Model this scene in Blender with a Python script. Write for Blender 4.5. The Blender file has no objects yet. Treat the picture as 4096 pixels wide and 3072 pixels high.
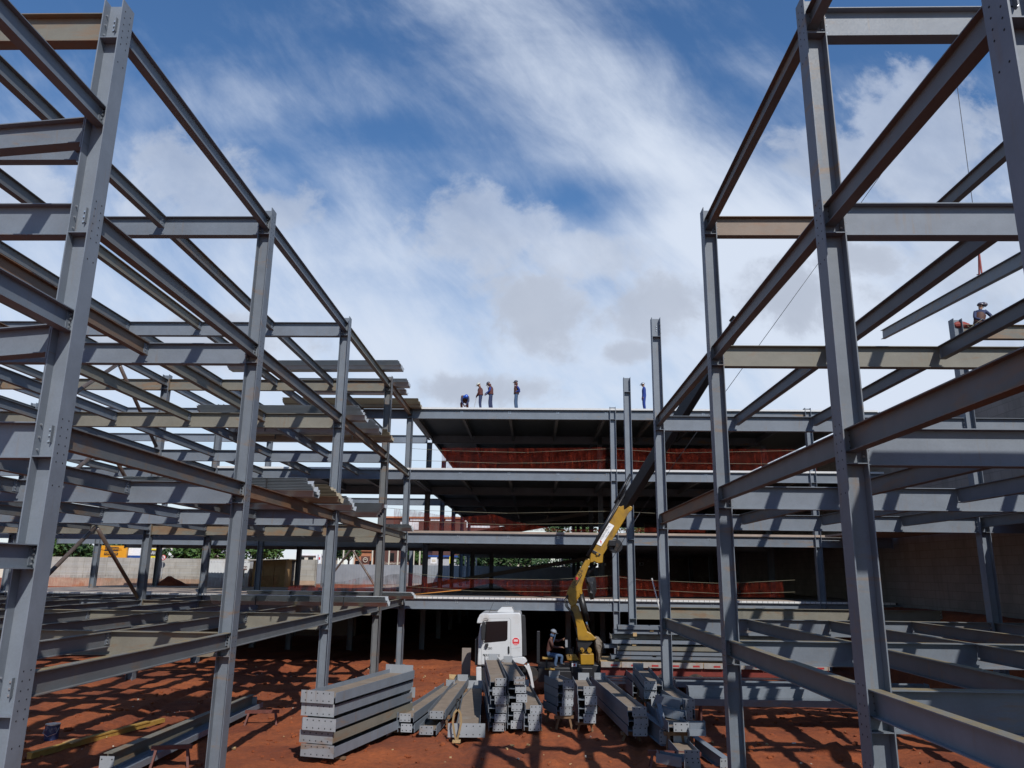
import bpy, bmesh, math, random
from mathutils import Vector, Matrix, noise
random.seed(7)
S = bpy.context.scene
COL = S.collection
# ------------------------------------------------------------------ camera
F, YAW, PIT, ROL, CH = 3072.6, -0.0287, 0.2406, 0.0127, 5.0239
def _cam():
    cy, sy, cp, sp, cr, sr = math.cos(YAW), math.sin(YAW), math.cos(PIT), math.sin(PIT), math.cos(ROL), math.sin(ROL)
    fw = Vector((sy*cp, cy*cp, sp)); rt = Vector((cy, -sy, 0)); up = rt.cross(fw)
    return cr*rt+sr*up, -sr*rt+cr*up, fw
RT, UP, FW = _cam()
CP = Vector((0, 0, CH))
cam = bpy.data.cameras.new('camera'); co = bpy.data.objects.new('camera', cam); COL.objects.link(co)
m3 = Matrix((RT, UP, -FW)).transposed()
co.matrix_world = Matrix.Translation(CP) @ m3.to_4x4()
cam.sensor_width = 36; cam.lens = F/4096*36; cam.clip_start = .05; cam.clip_end = 3000
S.camera = co
def ray(u, v): return (FW + RT*((u-2048)/F) + UP*((1536-v)/F))
def atY(u, v, Y): d = ray(u, v); return CP + d*(Y/d.y)
def atZ(u, v, z): d = ray(u, v); return CP + d*((z-CH)/d.z)
def atX(u, v, x): d = ray(u, v); return CP + d*(x/d.x)
# ------------------------------------------------------------------ light
SD = Vector((-.45, 1.0, -1.05)).normalized()          # travel direction of sunlight
sun = bpy.data.lights.new('sun', 'SUN'); so = bpy.data.objects.new('sun', sun); COL.objects.link(so)
so.rotation_euler = SD.to_track_quat('-Z', 'Y').to_euler(); so.location = (20, -40, 60)
sun.energy = 5.0; sun.angle = math.radians(.5); sun.color = (1, .97, .92)
W = bpy.data.worlds.new('World'); S.world = W; W.use_nodes = True
S.view_settings.view_transform = 'Standard'; S.view_settings.look = 'None'
S.view_settings.exposure = -0.27; S.view_settings.gamma = 1
try: S.view_settings.use_curve_mapping = False
except Exception: pass

class NT:
    def __init__(s, nt): s.nt = nt; s.nt.nodes.clear()
    def n(s, t, ins=None, **kw):
        nd = s.nt.nodes.new(t)
        for k, v in kw.items(): setattr(nd, k, v)
        for k, v in (ins or {}).items():
            if isinstance(v, bpy.types.NodeSocket): s.nt.links.new(v, nd.inputs[k])
            else: nd.inputs[k].default_value = v
        return nd
    def m(s, op, a, b=0.0, c=0.0, clamp=False):
        nd = s.n('ShaderNodeMath', operation=op, use_clamp=clamp)
        for i, v in enumerate((a, b, c)):
            if isinstance(v, bpy.types.NodeSocket): s.nt.links.new(v, nd.inputs[i])
            else: nd.inputs[i].default_value = v
        return nd.outputs[0]
    def ramp(s, f, stops):
        nd = s.n('ShaderNodeValToRGB', {'Fac': f}); e = nd.color_ramp.elements
        while len(e) < len(stops): e.new(.5)
        for x, (p, c) in zip(e, stops):
            x.position = p; x.color = (c, c, c, 1) if isinstance(c, (int, float)) else (*c, 1)
        return nd.outputs['Color']
    def mix(s, f, a, b, bt='MIX'):
        nd = s.n('ShaderNodeMix', data_type='RGBA', blend_type=bt)
        for k, v in ((0, f), (6, a), (7, b)):
            if isinstance(v, bpy.types.NodeSocket): s.nt.links.new(v, nd.inputs[k])
            elif k == 0: nd.inputs[0].default_value = v
            else: nd.inputs[k].default_value = (*v, 1)
        return nd.outputs[2]
    def noise(s, vec, sc, det=4, rough=.55, dist=0.):
        return s.n('ShaderNodeTexNoise', {'Vector': vec, 'Scale': sc, 'Detail': det, 'Roughness': rough, 'Distortion': dist}).outputs['Fac']

def world():
    t = NT(W.node_tree)
    out = t.n('ShaderNodeOutputWorld')
    tc = t.n('ShaderNodeTexCoord').outputs['Generated']
    sky = t.n('ShaderNodeTexSky', sky_type='NISHITA')
    sky.sun_disc = False; sky.sun_elevation = math.asin(-SD.z)
    sky.sun_rotation = math.atan2(-SD.x, -SD.y); sky.air_density = 1.15; sky.dust_density = .15; sky.ozone_density = 2.5
    s = t.n('ShaderNodeSeparateXYZ', {0: tc})
    y = t.m('MAXIMUM', s.outputs[1], .08)
    u = t.m('DIVIDE', s.outputs[0], y); v = t.m('DIVIDE', t.m('MAXIMUM', s.outputs[2], 0), y)
    P = t.n('ShaderNodeCombineXYZ', {0: u, 1: v, 2: 0.}).outputs[0]
    def lin(p, q): return t.m('ADD', t.m('MULTIPLY', u, p), t.m('MULTIPLY', v, q))
    cc, al = lin(.75, .66), lin(.66, -.75)               # across / along the falling streaks
    st = t.n('ShaderNodeCombineXYZ', {0: t.m('MULTIPLY', al, 2.2), 1: t.m('MULTIPLY', cc, 5.6), 2: 0.}).outputs[0]
    n1 = t.noise(st, 1.9, 12, .62, .25); n2 = t.noise(P, 6.5, 9, .64, .3)
    st2 = t.n('ShaderNodeCombineXYZ', {0: t.m('MULTIPLY', u, 1.0), 1: t.m('MULTIPLY', v, 2.6), 2: 1.7}).outputs[0]
    n3 = t.noise(st2, 2.6, 7, .5, .5)
    def blob(cu, cv, ru, rv):
        a = t.m('DIVIDE', t.m('SUBTRACT', u, cu), ru); b = t.m('DIVIDE', t.m('SUBTRACT', v, cv), rv)
        return t.m('SUBTRACT', 1, t.m('SQRT', t.m('ADD', t.m('MULTIPLY', a, a), t.m('MULTIPLY', b, b))))
    def sm(x, a, b): return t.n('ShaderNodeMapRange', {0: x, 1: a, 2: b, 3: 0., 4: 1.}, interpolation_type='SMOOTHSTEP').outputs[0]
    band = t.m('SUBTRACT', 1, t.m('DIVIDE', t.m('ABSOLUTE', t.m('SUBTRACT', cc, .515)), .17), clamp=True)
    D = t.m('MULTIPLY', sm(v, .85, .22), .74)
    D = t.m('ADD', D, t.m('MULTIPLY', sm(band, 0., 1.), .52))
    for (a, b, c, d, k) in ((.05, .515, .24, .065, -.50), (-.20, .61, .28, .12, -.34), (.50, .80, .30, .10, -.35), (-.62, .90, .3, .16, -.3), (.34, .72, .12, .05, .20), (-.40, .68, .3, .06, .20), (.33, .45, .30, .08, .30),
                            (-.3, .42, .3, .10, .22), (.0, .30, .6, .08, .22), (.15, .60, .05, .05, .12)):
        D = t.m('ADD', D, t.m('MULTIPLY', t.m('MAXIMUM', blob(a, b, c, d), 0), k))
    N = t.m('ADD', t.m('ADD', t.m('MULTIPLY', t.m('SUBTRACT', n1, .5), 1.15), t.m('MULTIPLY', t.m('SUBTRACT', n2, .5), .28)), t.m('MULTIPLY', t.m('SUBTRACT', n3, .5), .7))
    wisp = t.m('MULTIPLY', sm(t.m('ADD', D, N), -.12, 1.12), .97)
    # cumulus puffs
    pn = t.noise(P, 10, 9, .62, .2); pn2 = t.noise(P, 3.1, 6, .55, .2)
    cum = None; grey = None
    for (a, b, c, d, g) in ((-.08, .47, .14, .085, 0), (.06, .43, .12, .05, 0), (.01, .35, .11, .085, 1), (.20, .36, .13, .06, 1), (.34, .37, .14, .06, 1), (.56, .62, .17, .13, 0), (.42, .59, .10, .07, 0), (-.50, .545, .16, .085, 0), (-.40, .50, .12, .06, 0), (-.78, .54, .12, .07, 0),
                         (-.06, .235, .14, .03, 1), (.60, .41, .13, .10, 0), (.12, .29, .05, .02, 1), (-.55, .3, .3, .05, 1), (.72, .30, .2, .1, 0), (1.5, .5, .4, .2, 0), (-1.6, .6, .5, .2, 0), (.45, .43, .1, .04, 1)):
        x = blob(a, b, c, d); cum = x if cum is None else t.m('MAXIMUM', cum, x)
        if g: grey = x if grey is None else t.m('MAXIMUM', grey, x)
    nz = t.m('ADD', t.m('MULTIPLY', t.m('SUBTRACT', pn, .5), 2.4), t.m('MULTIPLY', t.m('SUBTRACT', pn2, .5), .8))
    puff = sm(t.m('ADD', t.m('MAXIMUM', cum, -1.), nz), .02, .50)
    gk = sm(t.m('ADD', t.m('MAXIMUM', grey, -1.), t.m('MULTIPLY', nz, 1.0)), -.1, .75)
    skyc = t.n('ShaderNodeHueSaturation', {'Color': sky.outputs[0], 'Saturation': 1.22, 'Value': 1.62, 'Hue': .505}).outputs[0]
    c = t.mix(wisp, skyc, (9.0, 10.0, 11.7))
    shade = t.noise(P, 7, 7, .62)
    k2 = sm(t.m('ADD', t.m('MULTIPLY', pn2, .5), t.m('MULTIPLY', shade, .6)), .35, .75)
    pc = t.mix(t.m('MULTIPLY', k2, t.m('SUBTRACT', 1, t.m('MULTIPLY', gk, .75))), (5.9, 6.6, 8.0), (8.8, 9.6, 11.1))
    c = t.mix(t.m('MULTIPLY', puff, t.m('ADD', .55, t.m('MULTIPLY', gk, .38))), c, pc)
    bg = t.n('ShaderNodeBackground', {'Color': c, 'Strength': .093})
    t.nt.links.new(bg.outputs[0], out.inputs[0])
world()

# ------------------------------------------------------------------ materials
MAT = {}
def mat(name, base, rough=.6, metal=0., var=.12, nscale=6., col2=None, c2t=(.55, .75), bump=.0, bscale=40., alpha=None, coat=0., objrand=0., grime=None, blocks=None):
    if name in MAT: return MAT[name]
    m = bpy.data.materials.new(name); m.use_nodes = True; t = NT(m.node_tree)
    out = t.n('ShaderNodeOutputMaterial'); b = t.n('ShaderNodeBsdfPrincipled', {'Roughness': rough, 'Metallic': metal, 'Coat Weight': coat})
    geo = t.n('ShaderNodeNewGeometry').outputs['Position']
    n = t.noise(geo, nscale, 6, .6)
    c = t.mix(1.0, base, t.ramp(n, [(.25, 1-var), (.75, 1+var)]), 'MULTIPLY')
    if objrand:
        r = t.n('ShaderNodeObjectInfo').outputs['Random']
        c = t.mix(1.0, c, t.ramp(r, [(0, 1-objrand), (1, 1+objrand)]), 'MULTIPLY')
    if col2:
        n2 = t.noise(geo, nscale*.37, 7, .65)
        c = t.mix(t.ramp(n2, [(c2t[0], 0), (c2t[1], 1)]), c, col2)
    if grime:
        n3 = t.noise(geo, nscale*4, 5, .7)
        c = t.mix(t.ramp(n3, [(.58, 0), (.72, .8)]), c, grime)
    if blocks:
        sp = t.n('ShaderNodeSeparateXYZ', {0: geo}); bv = t.n('ShaderNodeCombineXYZ', {0: t.m('ADD', sp.outputs[0], sp.outputs[1]), 1: sp.outputs[2], 2: 0.}).outputs[0]
        br = t.n('ShaderNodeTexBrick', {'Vector': bv, 'Color1': (1, 1, 1, 1), 'Color2': (.86, .86, .86, 1), 'Mortar': (.62, .6, .58, 1), 'Scale': 1., 'Mortar Size': .012, 'Brick Width': blocks[0], 'Row Height': blocks[1]}).outputs['Color']
        c = t.mix(1., c, br, 'MULTIPLY')
        sv = t.n('ShaderNodeVectorMath', {0: geo, 1: (1.6, 1.6, .22)}, operation='MULTIPLY').outputs[0]
        c = t.mix(t.ramp(t.noise(sv, 1., 6, .6), [(.5, 0), (.7, .55)]), c, tuple(k*.55 for k in base))
    t.nt.links.new(c, b.inputs['Base Color'])
    if bump:
        n4 = t.noise(geo, bscale, 5, .6)
        bp = t.n('ShaderNodeBump', {'Height': n4, 'Strength': bump, 'Distance': .05})
        t.nt.links.new(bp.outputs[0], b.inputs['Normal'])
    sh = b.outputs[0]
    if alpha is not None:
        tr = t.n('ShaderNodeBsdfTransparent')
        mx = t.n('ShaderNodeMixShader', {0: alpha, 1: tr.outputs[0], 2: sh}); sh = mx.outputs[0]
    t.nt.links.new(sh, out.inputs[0]); MAT[name] = m
    return m
def steel(name, base, rust, amount):
    """painted structural steel: grey primer with rusty wash patches that differ from piece to piece"""
    m = bpy.data.materials.new(name); m.use_nodes = True; t = NT(m.node_tree)
    out = t.n('ShaderNodeOutputMaterial'); b = t.n('ShaderNodeBsdfPrincipled', {'Roughness': .55})
    tc = t.n('ShaderNodeTexCoord').outputs['Object']; geo = t.n('ShaderNodeNewGeometry').outputs['Position']
    rnd = t.n('ShaderNodeObjectInfo').outputs['Random']
    base_n = t.noise(geo, 1.7, 6, .6); fine = t.noise(geo, 30, 4, .6)
    c = t.mix(1.0, base, t.ramp(base_n, [(.3, .88), (.7, 1.1)]), 'MULTIPLY')
    c = t.mix(1.0, c, t.ramp(fine, [(.3, .94), (.7, 1.05)]), 'MULTIPLY')
    c = t.mix(1.0, c, t.ramp(rnd, [(0, .86), (1, 1.12)]), 'MULTIPLY')
    sv = t.n('ShaderNodeVectorMath', {0: geo, 1: (.5, .5, 2.2)}, operation='MULTIPLY').outputs[0]
    rn = t.noise(sv, 1.3, 7, .65, .4)
    thr = t.m('SUBTRACT', rn, t.m('MULTIPLY', t.m('SUBTRACT', rnd, .5), .22))
    k = t.n('ShaderNodeMapRange', {0: thr, 1: .62-amount, 2: .80-amount, 3: 0., 4: .85}, interpolation_type='SMOOTHSTEP').outputs[0]
    rc = t.mix(t.noise(geo, 4, 4), rust, (.16, .075, .035))
    c = t.mix(k, c, rc)
    rv = t.n('ShaderNodeVectorMath', {0: geo, 1: (9., 9., .7)}, operation='MULTIPLY').outputs[0]
    runs = t.m('MULTIPLY', t.ramp(t.noise(rv, 1., 5, .6), [(.56, 0), (.68, 1)]), t.ramp(t.noise(geo, .8, 3), [(.48, 0), (.62, .42)]))
    c = t.mix(runs, c, (.19, .125, .07))
    specks = t.ramp(t.noise(geo, 22, 3, .7), [(.70, 0), (.76, .7)])
    c = t.mix(t.m('MULTIPLY', specks, .5), c, (.13, .06, .03))
    t.nt.links.new(c, b.inputs['Base Color'])
    t.nt.links.new(t.ramp(fine, [(0, .45), (1, .7)]), b.inputs['Roughness'])
    bp = t.n('ShaderNodeBump', {'Height': t.noise(geo, 3.0, 3), 'Strength': .25, 'Distance': .02})
    t.nt.links.new(bp.outputs[0], b.inputs['Normal'])
    t.nt.links.new(b.outputs[0], out.inputs[0]); MAT[name] = m; return m
steel('steel', (.152, .175, .206), (.26, .19, .11), .0)
steel('steel_brown', (.130, .136, .142), (.20, .145, .09), .05)
steel('steel_plate', (.27, .285, .305), (.22, .17, .12), .0)
steel('steel_tan', (.17, .16, .13), (.24, .17, .10), .13)
steel('steel_rust', (.17, .12, .085), (.27, .15, .08), .13)
mat('zinc', (.62, .64, .66), .32, .85, .1, 30)
mat('hole', (.012, .012, .014), .9)
mat('edge_rust', (.20, .15, .07), .8, 0, .25, 5, col2=(.15, .15, .14), c2t=(.4, .6))
mat('deck', (.38, .40, .42), .38, .55, .08, 3, col2=(.42, .40, .36), objrand=.08)
mat('deck_dirty', (.25, .21, .15), .6, .15, .15, 3, col2=(.30, .20, .12), objrand=.1)
mat('deck_under_shade', (.085, .095, .10), .5, .3, .1, 2)  # underside shade put into the colour; darker than the real steel deck
mat('web_dust', (.20, .155, .115), .9, 0, .2, 3, col2=(.24, .22, .19), bump=.1)
mat('slab', (.34, .27, .22), .85, 0, .1, 2, col2=(.45, .35, .28), bump=.2)
mat('foam_block', (.62, .61, .59), .85, 0, .06, 5)
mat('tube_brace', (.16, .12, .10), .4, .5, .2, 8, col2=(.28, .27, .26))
mat('white_paint', (.56, .57, .58), .28, 0, .03, 3, coat=.4, col2=(.40, .33, .27), c2t=(.56, .80))
mat('black_plastic', (.018, .018, .02), .55, 0, .2, 9)
mat('rubber', (.02, .019, .018), .85, 0, .3, 12, col2=(.10, .05, .03), c2t=(.5, .8), bump=.3)
mat('glass_dark', (.006, .006, .008), .12, 0, .05, 3)
mat('crane_yellow', (.34, .185, .012), .42, 0, .1, 4, col2=(.17, .10, .03), c2t=(.48, .66), coat=.1)
mat('crane_black', (.022, .022, .025), .4, .2, .2, 10)
mat('chrome', (.75, .75, .77), .12, 1., .05, 3)
mat('wood', (.40, .27, .13), .8, 0, .25, 14, col2=(.28, .17, .08), bump=.2)
mat('bearer', (.17, .10, .055), .85, 0, .25, 14, bump=.2)
mat('wood_yellow', (.34, .20, .04), .7, 0, .2, 10, col2=(.22, .11, .03), bump=.2)
mat('plywood', (.38, .235, .10), .8, 0, .18, 3, col2=(.36, .20, .08))
mat('concrete', (.22, .185, .16), .9, 0, .12, .6, col2=(.17, .13, .11), bump=.25)
mat('wall_concrete', (.28, .245, .215), .9, 0, .12, .5, col2=(.19, .165, .145), c2t=(.5, .72), bump=.25, blocks=(.8, .4))
mat('wall_stain', (.42, .29, .21), .9, 0, .2, 1.2, col2=(.36, .16, .08), c2t=(.5, .62))
mat('concrete_block', (.42, .395, .355), .9, 0, .12, 1.5, col2=(.33, .27, .22), bump=.2, blocks=(.98, .5))
mat('container_white', (.60, .61, .62), .5, 0, .08, 1.2, col2=(.5, .42, .36), c2t=(.6, .85))
mat('hoarding', (.30, .32, .34), .5, .3, .12, 1, objrand=.1)
mat('trestle', (.12, .035, .025), .7, 0, .3, 8)
mat('trailer_red', (.16, .022, .015), .6, 0, .2, 5)
mat('trailer_white', (.30, .28, .26), .6, 0, .15, 6, col2=(.35, .18, .1))
mat('red_reflector', (.35, .03, .03), .4)
mat('rope', (.19, .175, .12), .8)
mat('strap_tan', (.27, .185, .09), .8)
mat('sling_orange', (.50, .20, .04), .8)
mat('red_sling', (.26, .04, .03), .7)
mat('wire', (.05, .05, .055), .5, .5)
mat('skin', (.30, .16, .10), .6, 0, .05, 10)
mat('blue_cloth', (.014, .04, .22), .85, 0, .15, 12)
mat('navy_cloth', (.025, .035, .09), .85, 0, .2, 12)
mat('denim', (.055, .095, .17), .9, 0, .25, 14)
mat('maroon_cloth', (.10, .032, .028), .85, 0, .2, 12)
mat('brown_jacket', (.075, .028, .020), .7, 0, .2, 12)
mat('leather', (.10, .04, .03), .6, 0, .2, 12)
mat('boot', (.04, .03, .025), .7)
mat('helmet_blue', (.015, .09, .45), .3, 0, .02, 3, coat=.4)
mat('helmet_white', (.55, .54, .46), .3, 0, .02, 3, coat=.4)
mat('helmet_grey', (.20, .22, .25), .25, 0, .02, 3, coat=.5)
mat('helmet_dark', (.07, .06, .08), .3, 0, .02, 3, coat=.4)
mat('bucket_blue', (.018, .035, .10), .4, .1, .1, 10, col2=(.30, .32, .36), c2t=(.55, .65))
mat('trash_white', (.72, .70, .68), .6)
mat('foliage', (.055, .11, .022), .6, 0, .5, 1.3, col2=(.11, .17, .035))
mat('foliage_dark', (.035, .075, .02), .6, 0, .5, 1.3, col2=(.08, .12, .03))
mat('bark', (.10, .07, .05), .9)
mat('sign_orange', (.75, .33, .02), .5, 0, .05, 1)
mat('sign_dark', (.05, .035, .03), .6)
mat('sign_white', (.8, .8, .8), .5); mat('sign_blue', (.02, .07, .26), .5); mat('sign_red', (.6, .03, .04), .5)
mat('sign_green', (.10, .45, .30), .5); mat('sign_yellow', (.8, .65, .02), .5); mat('sign_brown', (.10, .04, .03), .6)
mat('brick_wall', (.40, .16, .08), .85, 0, .12, 2); mat('lilac', (.45, .40, .50), .6)
mat('far_cream', (.62, .56, .46), .85); mat('far_grey', (.42, .43, .45), .85)
mat('tarp_black', (.03, .032, .036), .32, 0, .2, 6, bump=.6, bscale=12)
mat('tarp_brown', (.16, .13, .10), .7, 0, .3, 8, bump=.5, bscale=14)

def soil():
    m = bpy.data.materials.new('red_soil'); m.use_nodes = True; t = NT(m.node_tree)
    out = t.n('ShaderNodeOutputMaterial'); b = t.n('ShaderNodeBsdfPrincipled', {'Roughness': .95})
    g = t.n('ShaderNodeNewGeometry').outputs['Position']
    a = t.noise(g, .35, 7, .6, .3); f = t.noise(g, 5.5, 8, .7); p = t.noise(g, 26, 4, .6)
    c = t.mix(t.ramp(a, [(.35, 0), (.65, 1)]), (.18, .040, .012), (.32, .082, .021))
    c = t.mix(t.ramp(t.noise(g, .16, 5, .6, .6), [(.50, 0), (.62, .45)]), c, (.12, .026, .009))
    c = t.mix(1., c, t.ramp(f, [(.25, .62), (.75, 1.3)]), 'MULTIPLY')
    c = t.mix(t.ramp(p, [(.68, 0), (.75, .4)]), c, (.38, .17, .08))
    c = t.mix(t.ramp(t.noise(g, 9, 3), [(.68, 0), (.74, .5)]), c, (.09, .030, .014))
    t.nt.links.new(c, b.inputs['Base Color'])
    h = t.m('ADD', t.m('MULTIPLY', f, .7), t.m('MULTIPLY', p, .3))
    bp = t.n('ShaderNodeBump', {'Height': h, 'Strength': .9, 'Distance': .08})
    t.nt.links.new(bp.outputs[0], b.inputs['Normal'])
    t.nt.links.new(b.outputs[0], out.inputs[0]); MAT['red_soil'] = m
soil()
def meshmat(name, color, alpha_lo, alpha_hi):
    """plastic safety netting: fine weave, mostly see-through between the pleats"""
    m = bpy.data.materials.new(name); m.use_nodes = True; t = NT(m.node_tree)
    out = t.n('ShaderNodeOutputMaterial'); b = t.n('ShaderNodeBsdfPrincipled', {'Roughness': .85, 'Specular IOR Level': .1})
    uv = t.n('ShaderNodeTexCoord').outputs['UV']
    st = t.n('ShaderNodeVectorMath', {0: uv, 1: (3.2, .35, 1)}, operation='MULTIPLY').outputs[0]
    pl = t.noise(st, 1.0, 3, .6, .6); big = t.noise(uv, .5, 4, .6); hot = t.noise(uv, 2.3, 5, .7)
    al = t.n('ShaderNodeMapRange', {0: t.m('ADD', pl, t.m('MULTIPLY', t.m('SUBTRACT', big, .5), .7)), 1: .3, 2: .72, 3: alpha_lo, 4: alpha_hi}).outputs[0]
    c = t.mix(t.m('MULTIPLY', t.ramp(pl, [(.56, 0), (.70, 1)]), t.ramp(hot, [(.45, 0), (.65, 1)])), color, (min(1, color[0]*3.6), color[1]*5, color[2]*3.5))
    t.nt.links.new(c, b.inputs['Base Color'])
    tr = t.n('ShaderNodeBsdfTransparent'); mx = t.n('ShaderNodeMixShader', {0: al, 1: tr.outputs[0], 2: b.outputs[0]})
    t.nt.links.new(mx.outputs[0], out.inputs[0]); MAT[name] = m
meshmat('red_net', (.105, .011, .005), .10, .56)

# ------------------------------------------------------------------ mesh builder
class MB:
    def __init__(s): s.v = []; s.f = []; s.m = []; s.mats = []; s.cur = 0; s.uv = None
    def use(s, name):
        if name not in s.mats: s.mats.append(name)
        s.cur = s.mats.index(name); return s
    def add(s, vs, fs):
        o = len(s.v); s.v += [tuple(v) for v in vs]
        for f in fs: s.f.append(tuple(o+i for i in f)); s.m.append(s.cur)
        return s
    def box(s, c, d, R=None):
        c = Vector(c); hx, hy, hz = d[0]/2, d[1]/2, d[2]/2
        vs = [Vector((x, y, z)) for z in (-hz, hz) for x, y in ((-hx, -hy), (hx, -hy), (hx, hy), (-hx, hy))]
        if R is not None: vs = [R @ v for v in vs]
        return s.add([c+v for v in vs], [(3, 2, 1, 0), (4, 5, 6, 7), (0, 1, 5, 4), (1, 2, 6, 5), (2, 3, 7, 6), (3, 0, 4, 7)])
    def bx(s, x0, x1, y0, y1, z0, z1): return s.box(((x0+x1)/2, (y0+y1)/2, (z0+z1)/2), (abs(x1-x0), abs(y1-y0), abs(z1-z0)))
    def prof(s, p0, p1, pts, up=(0, 0, 1), caps=True):
        """extrude a closed 2-D profile (side, up) from p0 to p1"""
        p0, p1 = Vector(p0), Vector(p1); d = (p1-p0).normalized(); up = Vector(up)
        sd = d.cross(up).normalized(); u = sd.cross(d)
        n = len(pts); vs = [p+sd*a+u*b for p in (p0, p1) for a, b in pts]
        fs = [(i, (i+1) % n, n+(i+1) % n, n+i) for i in range(n)]
        if caps: fs += [tuple(range(n-1, -1, -1)), tuple(range(n, 2*n))]
        return s.add(vs, fs)
    def ibeam(s, p0, p1, h, b, tf=.016, tw=.012, up=(0, 0, 1), z='top', top=None):
        o = -h if z == 'top' else (0 if z == 'bot' else -h/2)
        P = [(-b/2, 0), (b/2, 0), (b/2, tf), (tw/2, tf), (tw/2, h-tf), (b/2, h-tf), (b/2, h), (-b/2, h), (-b/2, h-tf), (-tw/2, h-tf), (-tw/2, tf), (-b/2, tf)]
        p0, p1 = Vector(p0), Vector(p1); n = 12; P = [(a, c+o) for a, c in P]
        d = (p1-p0).normalized(); sd = d.cross(Vector(up)).normalized(); u = sd.cross(d)
        vs = [p+sd*a+u*c for p in (p0, p1) for a, c in P]
        fs = [(i, (i+1) % n, n+(i+1) % n, n+i) for i in range(n)]
        caps = [(0, 1, 2, 3, 10, 11), (10, 3, 4, 9), (9, 4, 5, 6, 7, 8)]
        fs += [tuple(reversed(c)) for c in caps] + [tuple(n+i for i in c) for c in caps]
        s.add(vs, fs)
        if top:
            keep = s.cur; s.use(top); s.m[len(s.m)-len(fs)+6] = s.cur; s.cur = keep
        return s
    def cyl(s, p0, p1, r0, r1=None, n=10, caps=True):
        p0, p1 = Vector(p0), Vector(p1); r1 = r0 if r1 is None else r1
        d = (p1-p0).normalized(); a = d.orthogonal().normalized(); b = d.cross(a)
        vs = [p+(a*math.cos(t*2*math.pi/n)+b*math.sin(t*2*math.pi/n))*r for p, r in ((p0, r0), (p1, r1)) for t in range(n)]
        fs = [(i, (i+1) % n, n+(i+1) % n, n+i) for i in range(n)]
        if caps: fs += [tuple(range(n-1, -1, -1)), tuple(range(n, 2*n))]
        return s.add(vs, fs)
    def tube(s, pts, r, n=6):
        for a, b in zip(pts, pts[1:]): s.cyl(a, b, r, r, n)
        return s
    def poly(s, pts, d, m=None):
        """prism: planar outline pts (3-D) pushed along vector d"""
        d = Vector(d); n = len(pts); pts = [Vector(p) for p in pts]
        vs = pts+[p+d for p in pts]
        fs = [(i, (i+1) % n, n+(i+1) % n, n+i) for i in range(n)]+[tuple(range(n-1, -1, -1)), tuple(range(n, 2*n))]
        return s.add(vs, fs)
    def sph(s, c, r, nu=12, nv=8, R=None, v0=0., v1=1.):
        c = Vector(c); r = (r, r, r) if isinstance(r, (int, float)) else r; vs = []
        for j in range(nv+1):
            th = math.pi*(v0+(v1-v0)*j/nv)
            for i in range(nu):
                ph = 2*math.pi*i/nu; p = Vector((math.sin(th)*math.cos(ph)*r[0], math.sin(th)*math.sin(ph)*r[1], math.cos(th)*r[2]))
                vs.append(c+(R @ p if R is not None else p))
        fs = [(j*nu+i, (j+1)*nu+i, (j+1)*nu+(i+1) % nu, j*nu+(i+1) % nu) for j in range(nv) for i in range(nu)]
        return s.add(vs, fs)
    def build(s, name, m=None, parent=None, smooth=False, bevel=0., loc=None, fix=True):
        me = bpy.data.meshes.new(name); me.from_pydata(s.v, [], s.f)
        for k in (s.mats or [m]): me.materials.append(MAT[k])
        if s.mats: me.polygons.foreach_set('material_index', s.m)
        if fix:
            bm = bmesh.new(); bm.from_mesh(me); bmesh.ops.recalc_face_normals(bm, faces=bm.faces); bm.to_mesh(me); bm.free()
        if smooth:
            me.polygons.foreach_set('use_smooth', [True]*len(me.polygons))
        me.update(); o = bpy.data.objects.new(name, me); COL.objects.link(o)
        if bevel:
            bv = o.modifiers.new('bevel', 'BEVEL'); bv.width = bevel; bv.segments = 2; bv.limit_method = 'ANGLE'
        if parent is not None: o.parent = parent
        if loc is not None: o.location = loc
        return o
def tag(o, label=None, cat=None, group=None, kind=None):
    if label: o['label'] = label
    if cat: o['category'] = cat
    if group: o['group'] = group
    if kind: o['kind'] = kind
    elif label: o['kind'] = 'thing'
    return o
def empty(name, label, cat, loc=(0, 0, 0), rz=0, group=None):
    o = bpy.data.objects.new(name, None); COL.objects.link(o); o.empty_display_size = .3
    o.location = loc; o.rotation_euler = (0, 0, rz); return tag(o, label, cat, group)
def text3d(body, size, name, m, parent, M, ext=.004, align='CENTER'):
    cu = bpy.data.curves.new(name, 'FONT'); cu.body = body; cu.size = size; cu.extrude = ext; cu.align_x = align; cu.align_y = 'CENTER'
    tmp = bpy.data.objects.new(name, cu); COL.objects.link(tmp)
    bpy.context.view_layer.update()
    me = bpy.data.meshes.new_from_object(tmp.evaluated_get(bpy.context.evaluated_depsgraph_get()))
    bpy.data.objects.remove(tmp); me.name = name; me.materials.clear(); me.materials.append(MAT[m]); me.transform(M)
    o = bpy.data.objects.new(name, me); COL.objects.link(o)
    if parent is not None: o.parent = parent
    return o
FACE = Matrix.Rotation(math.pi/2, 4, 'X')     # text standing up, facing -Y
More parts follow.
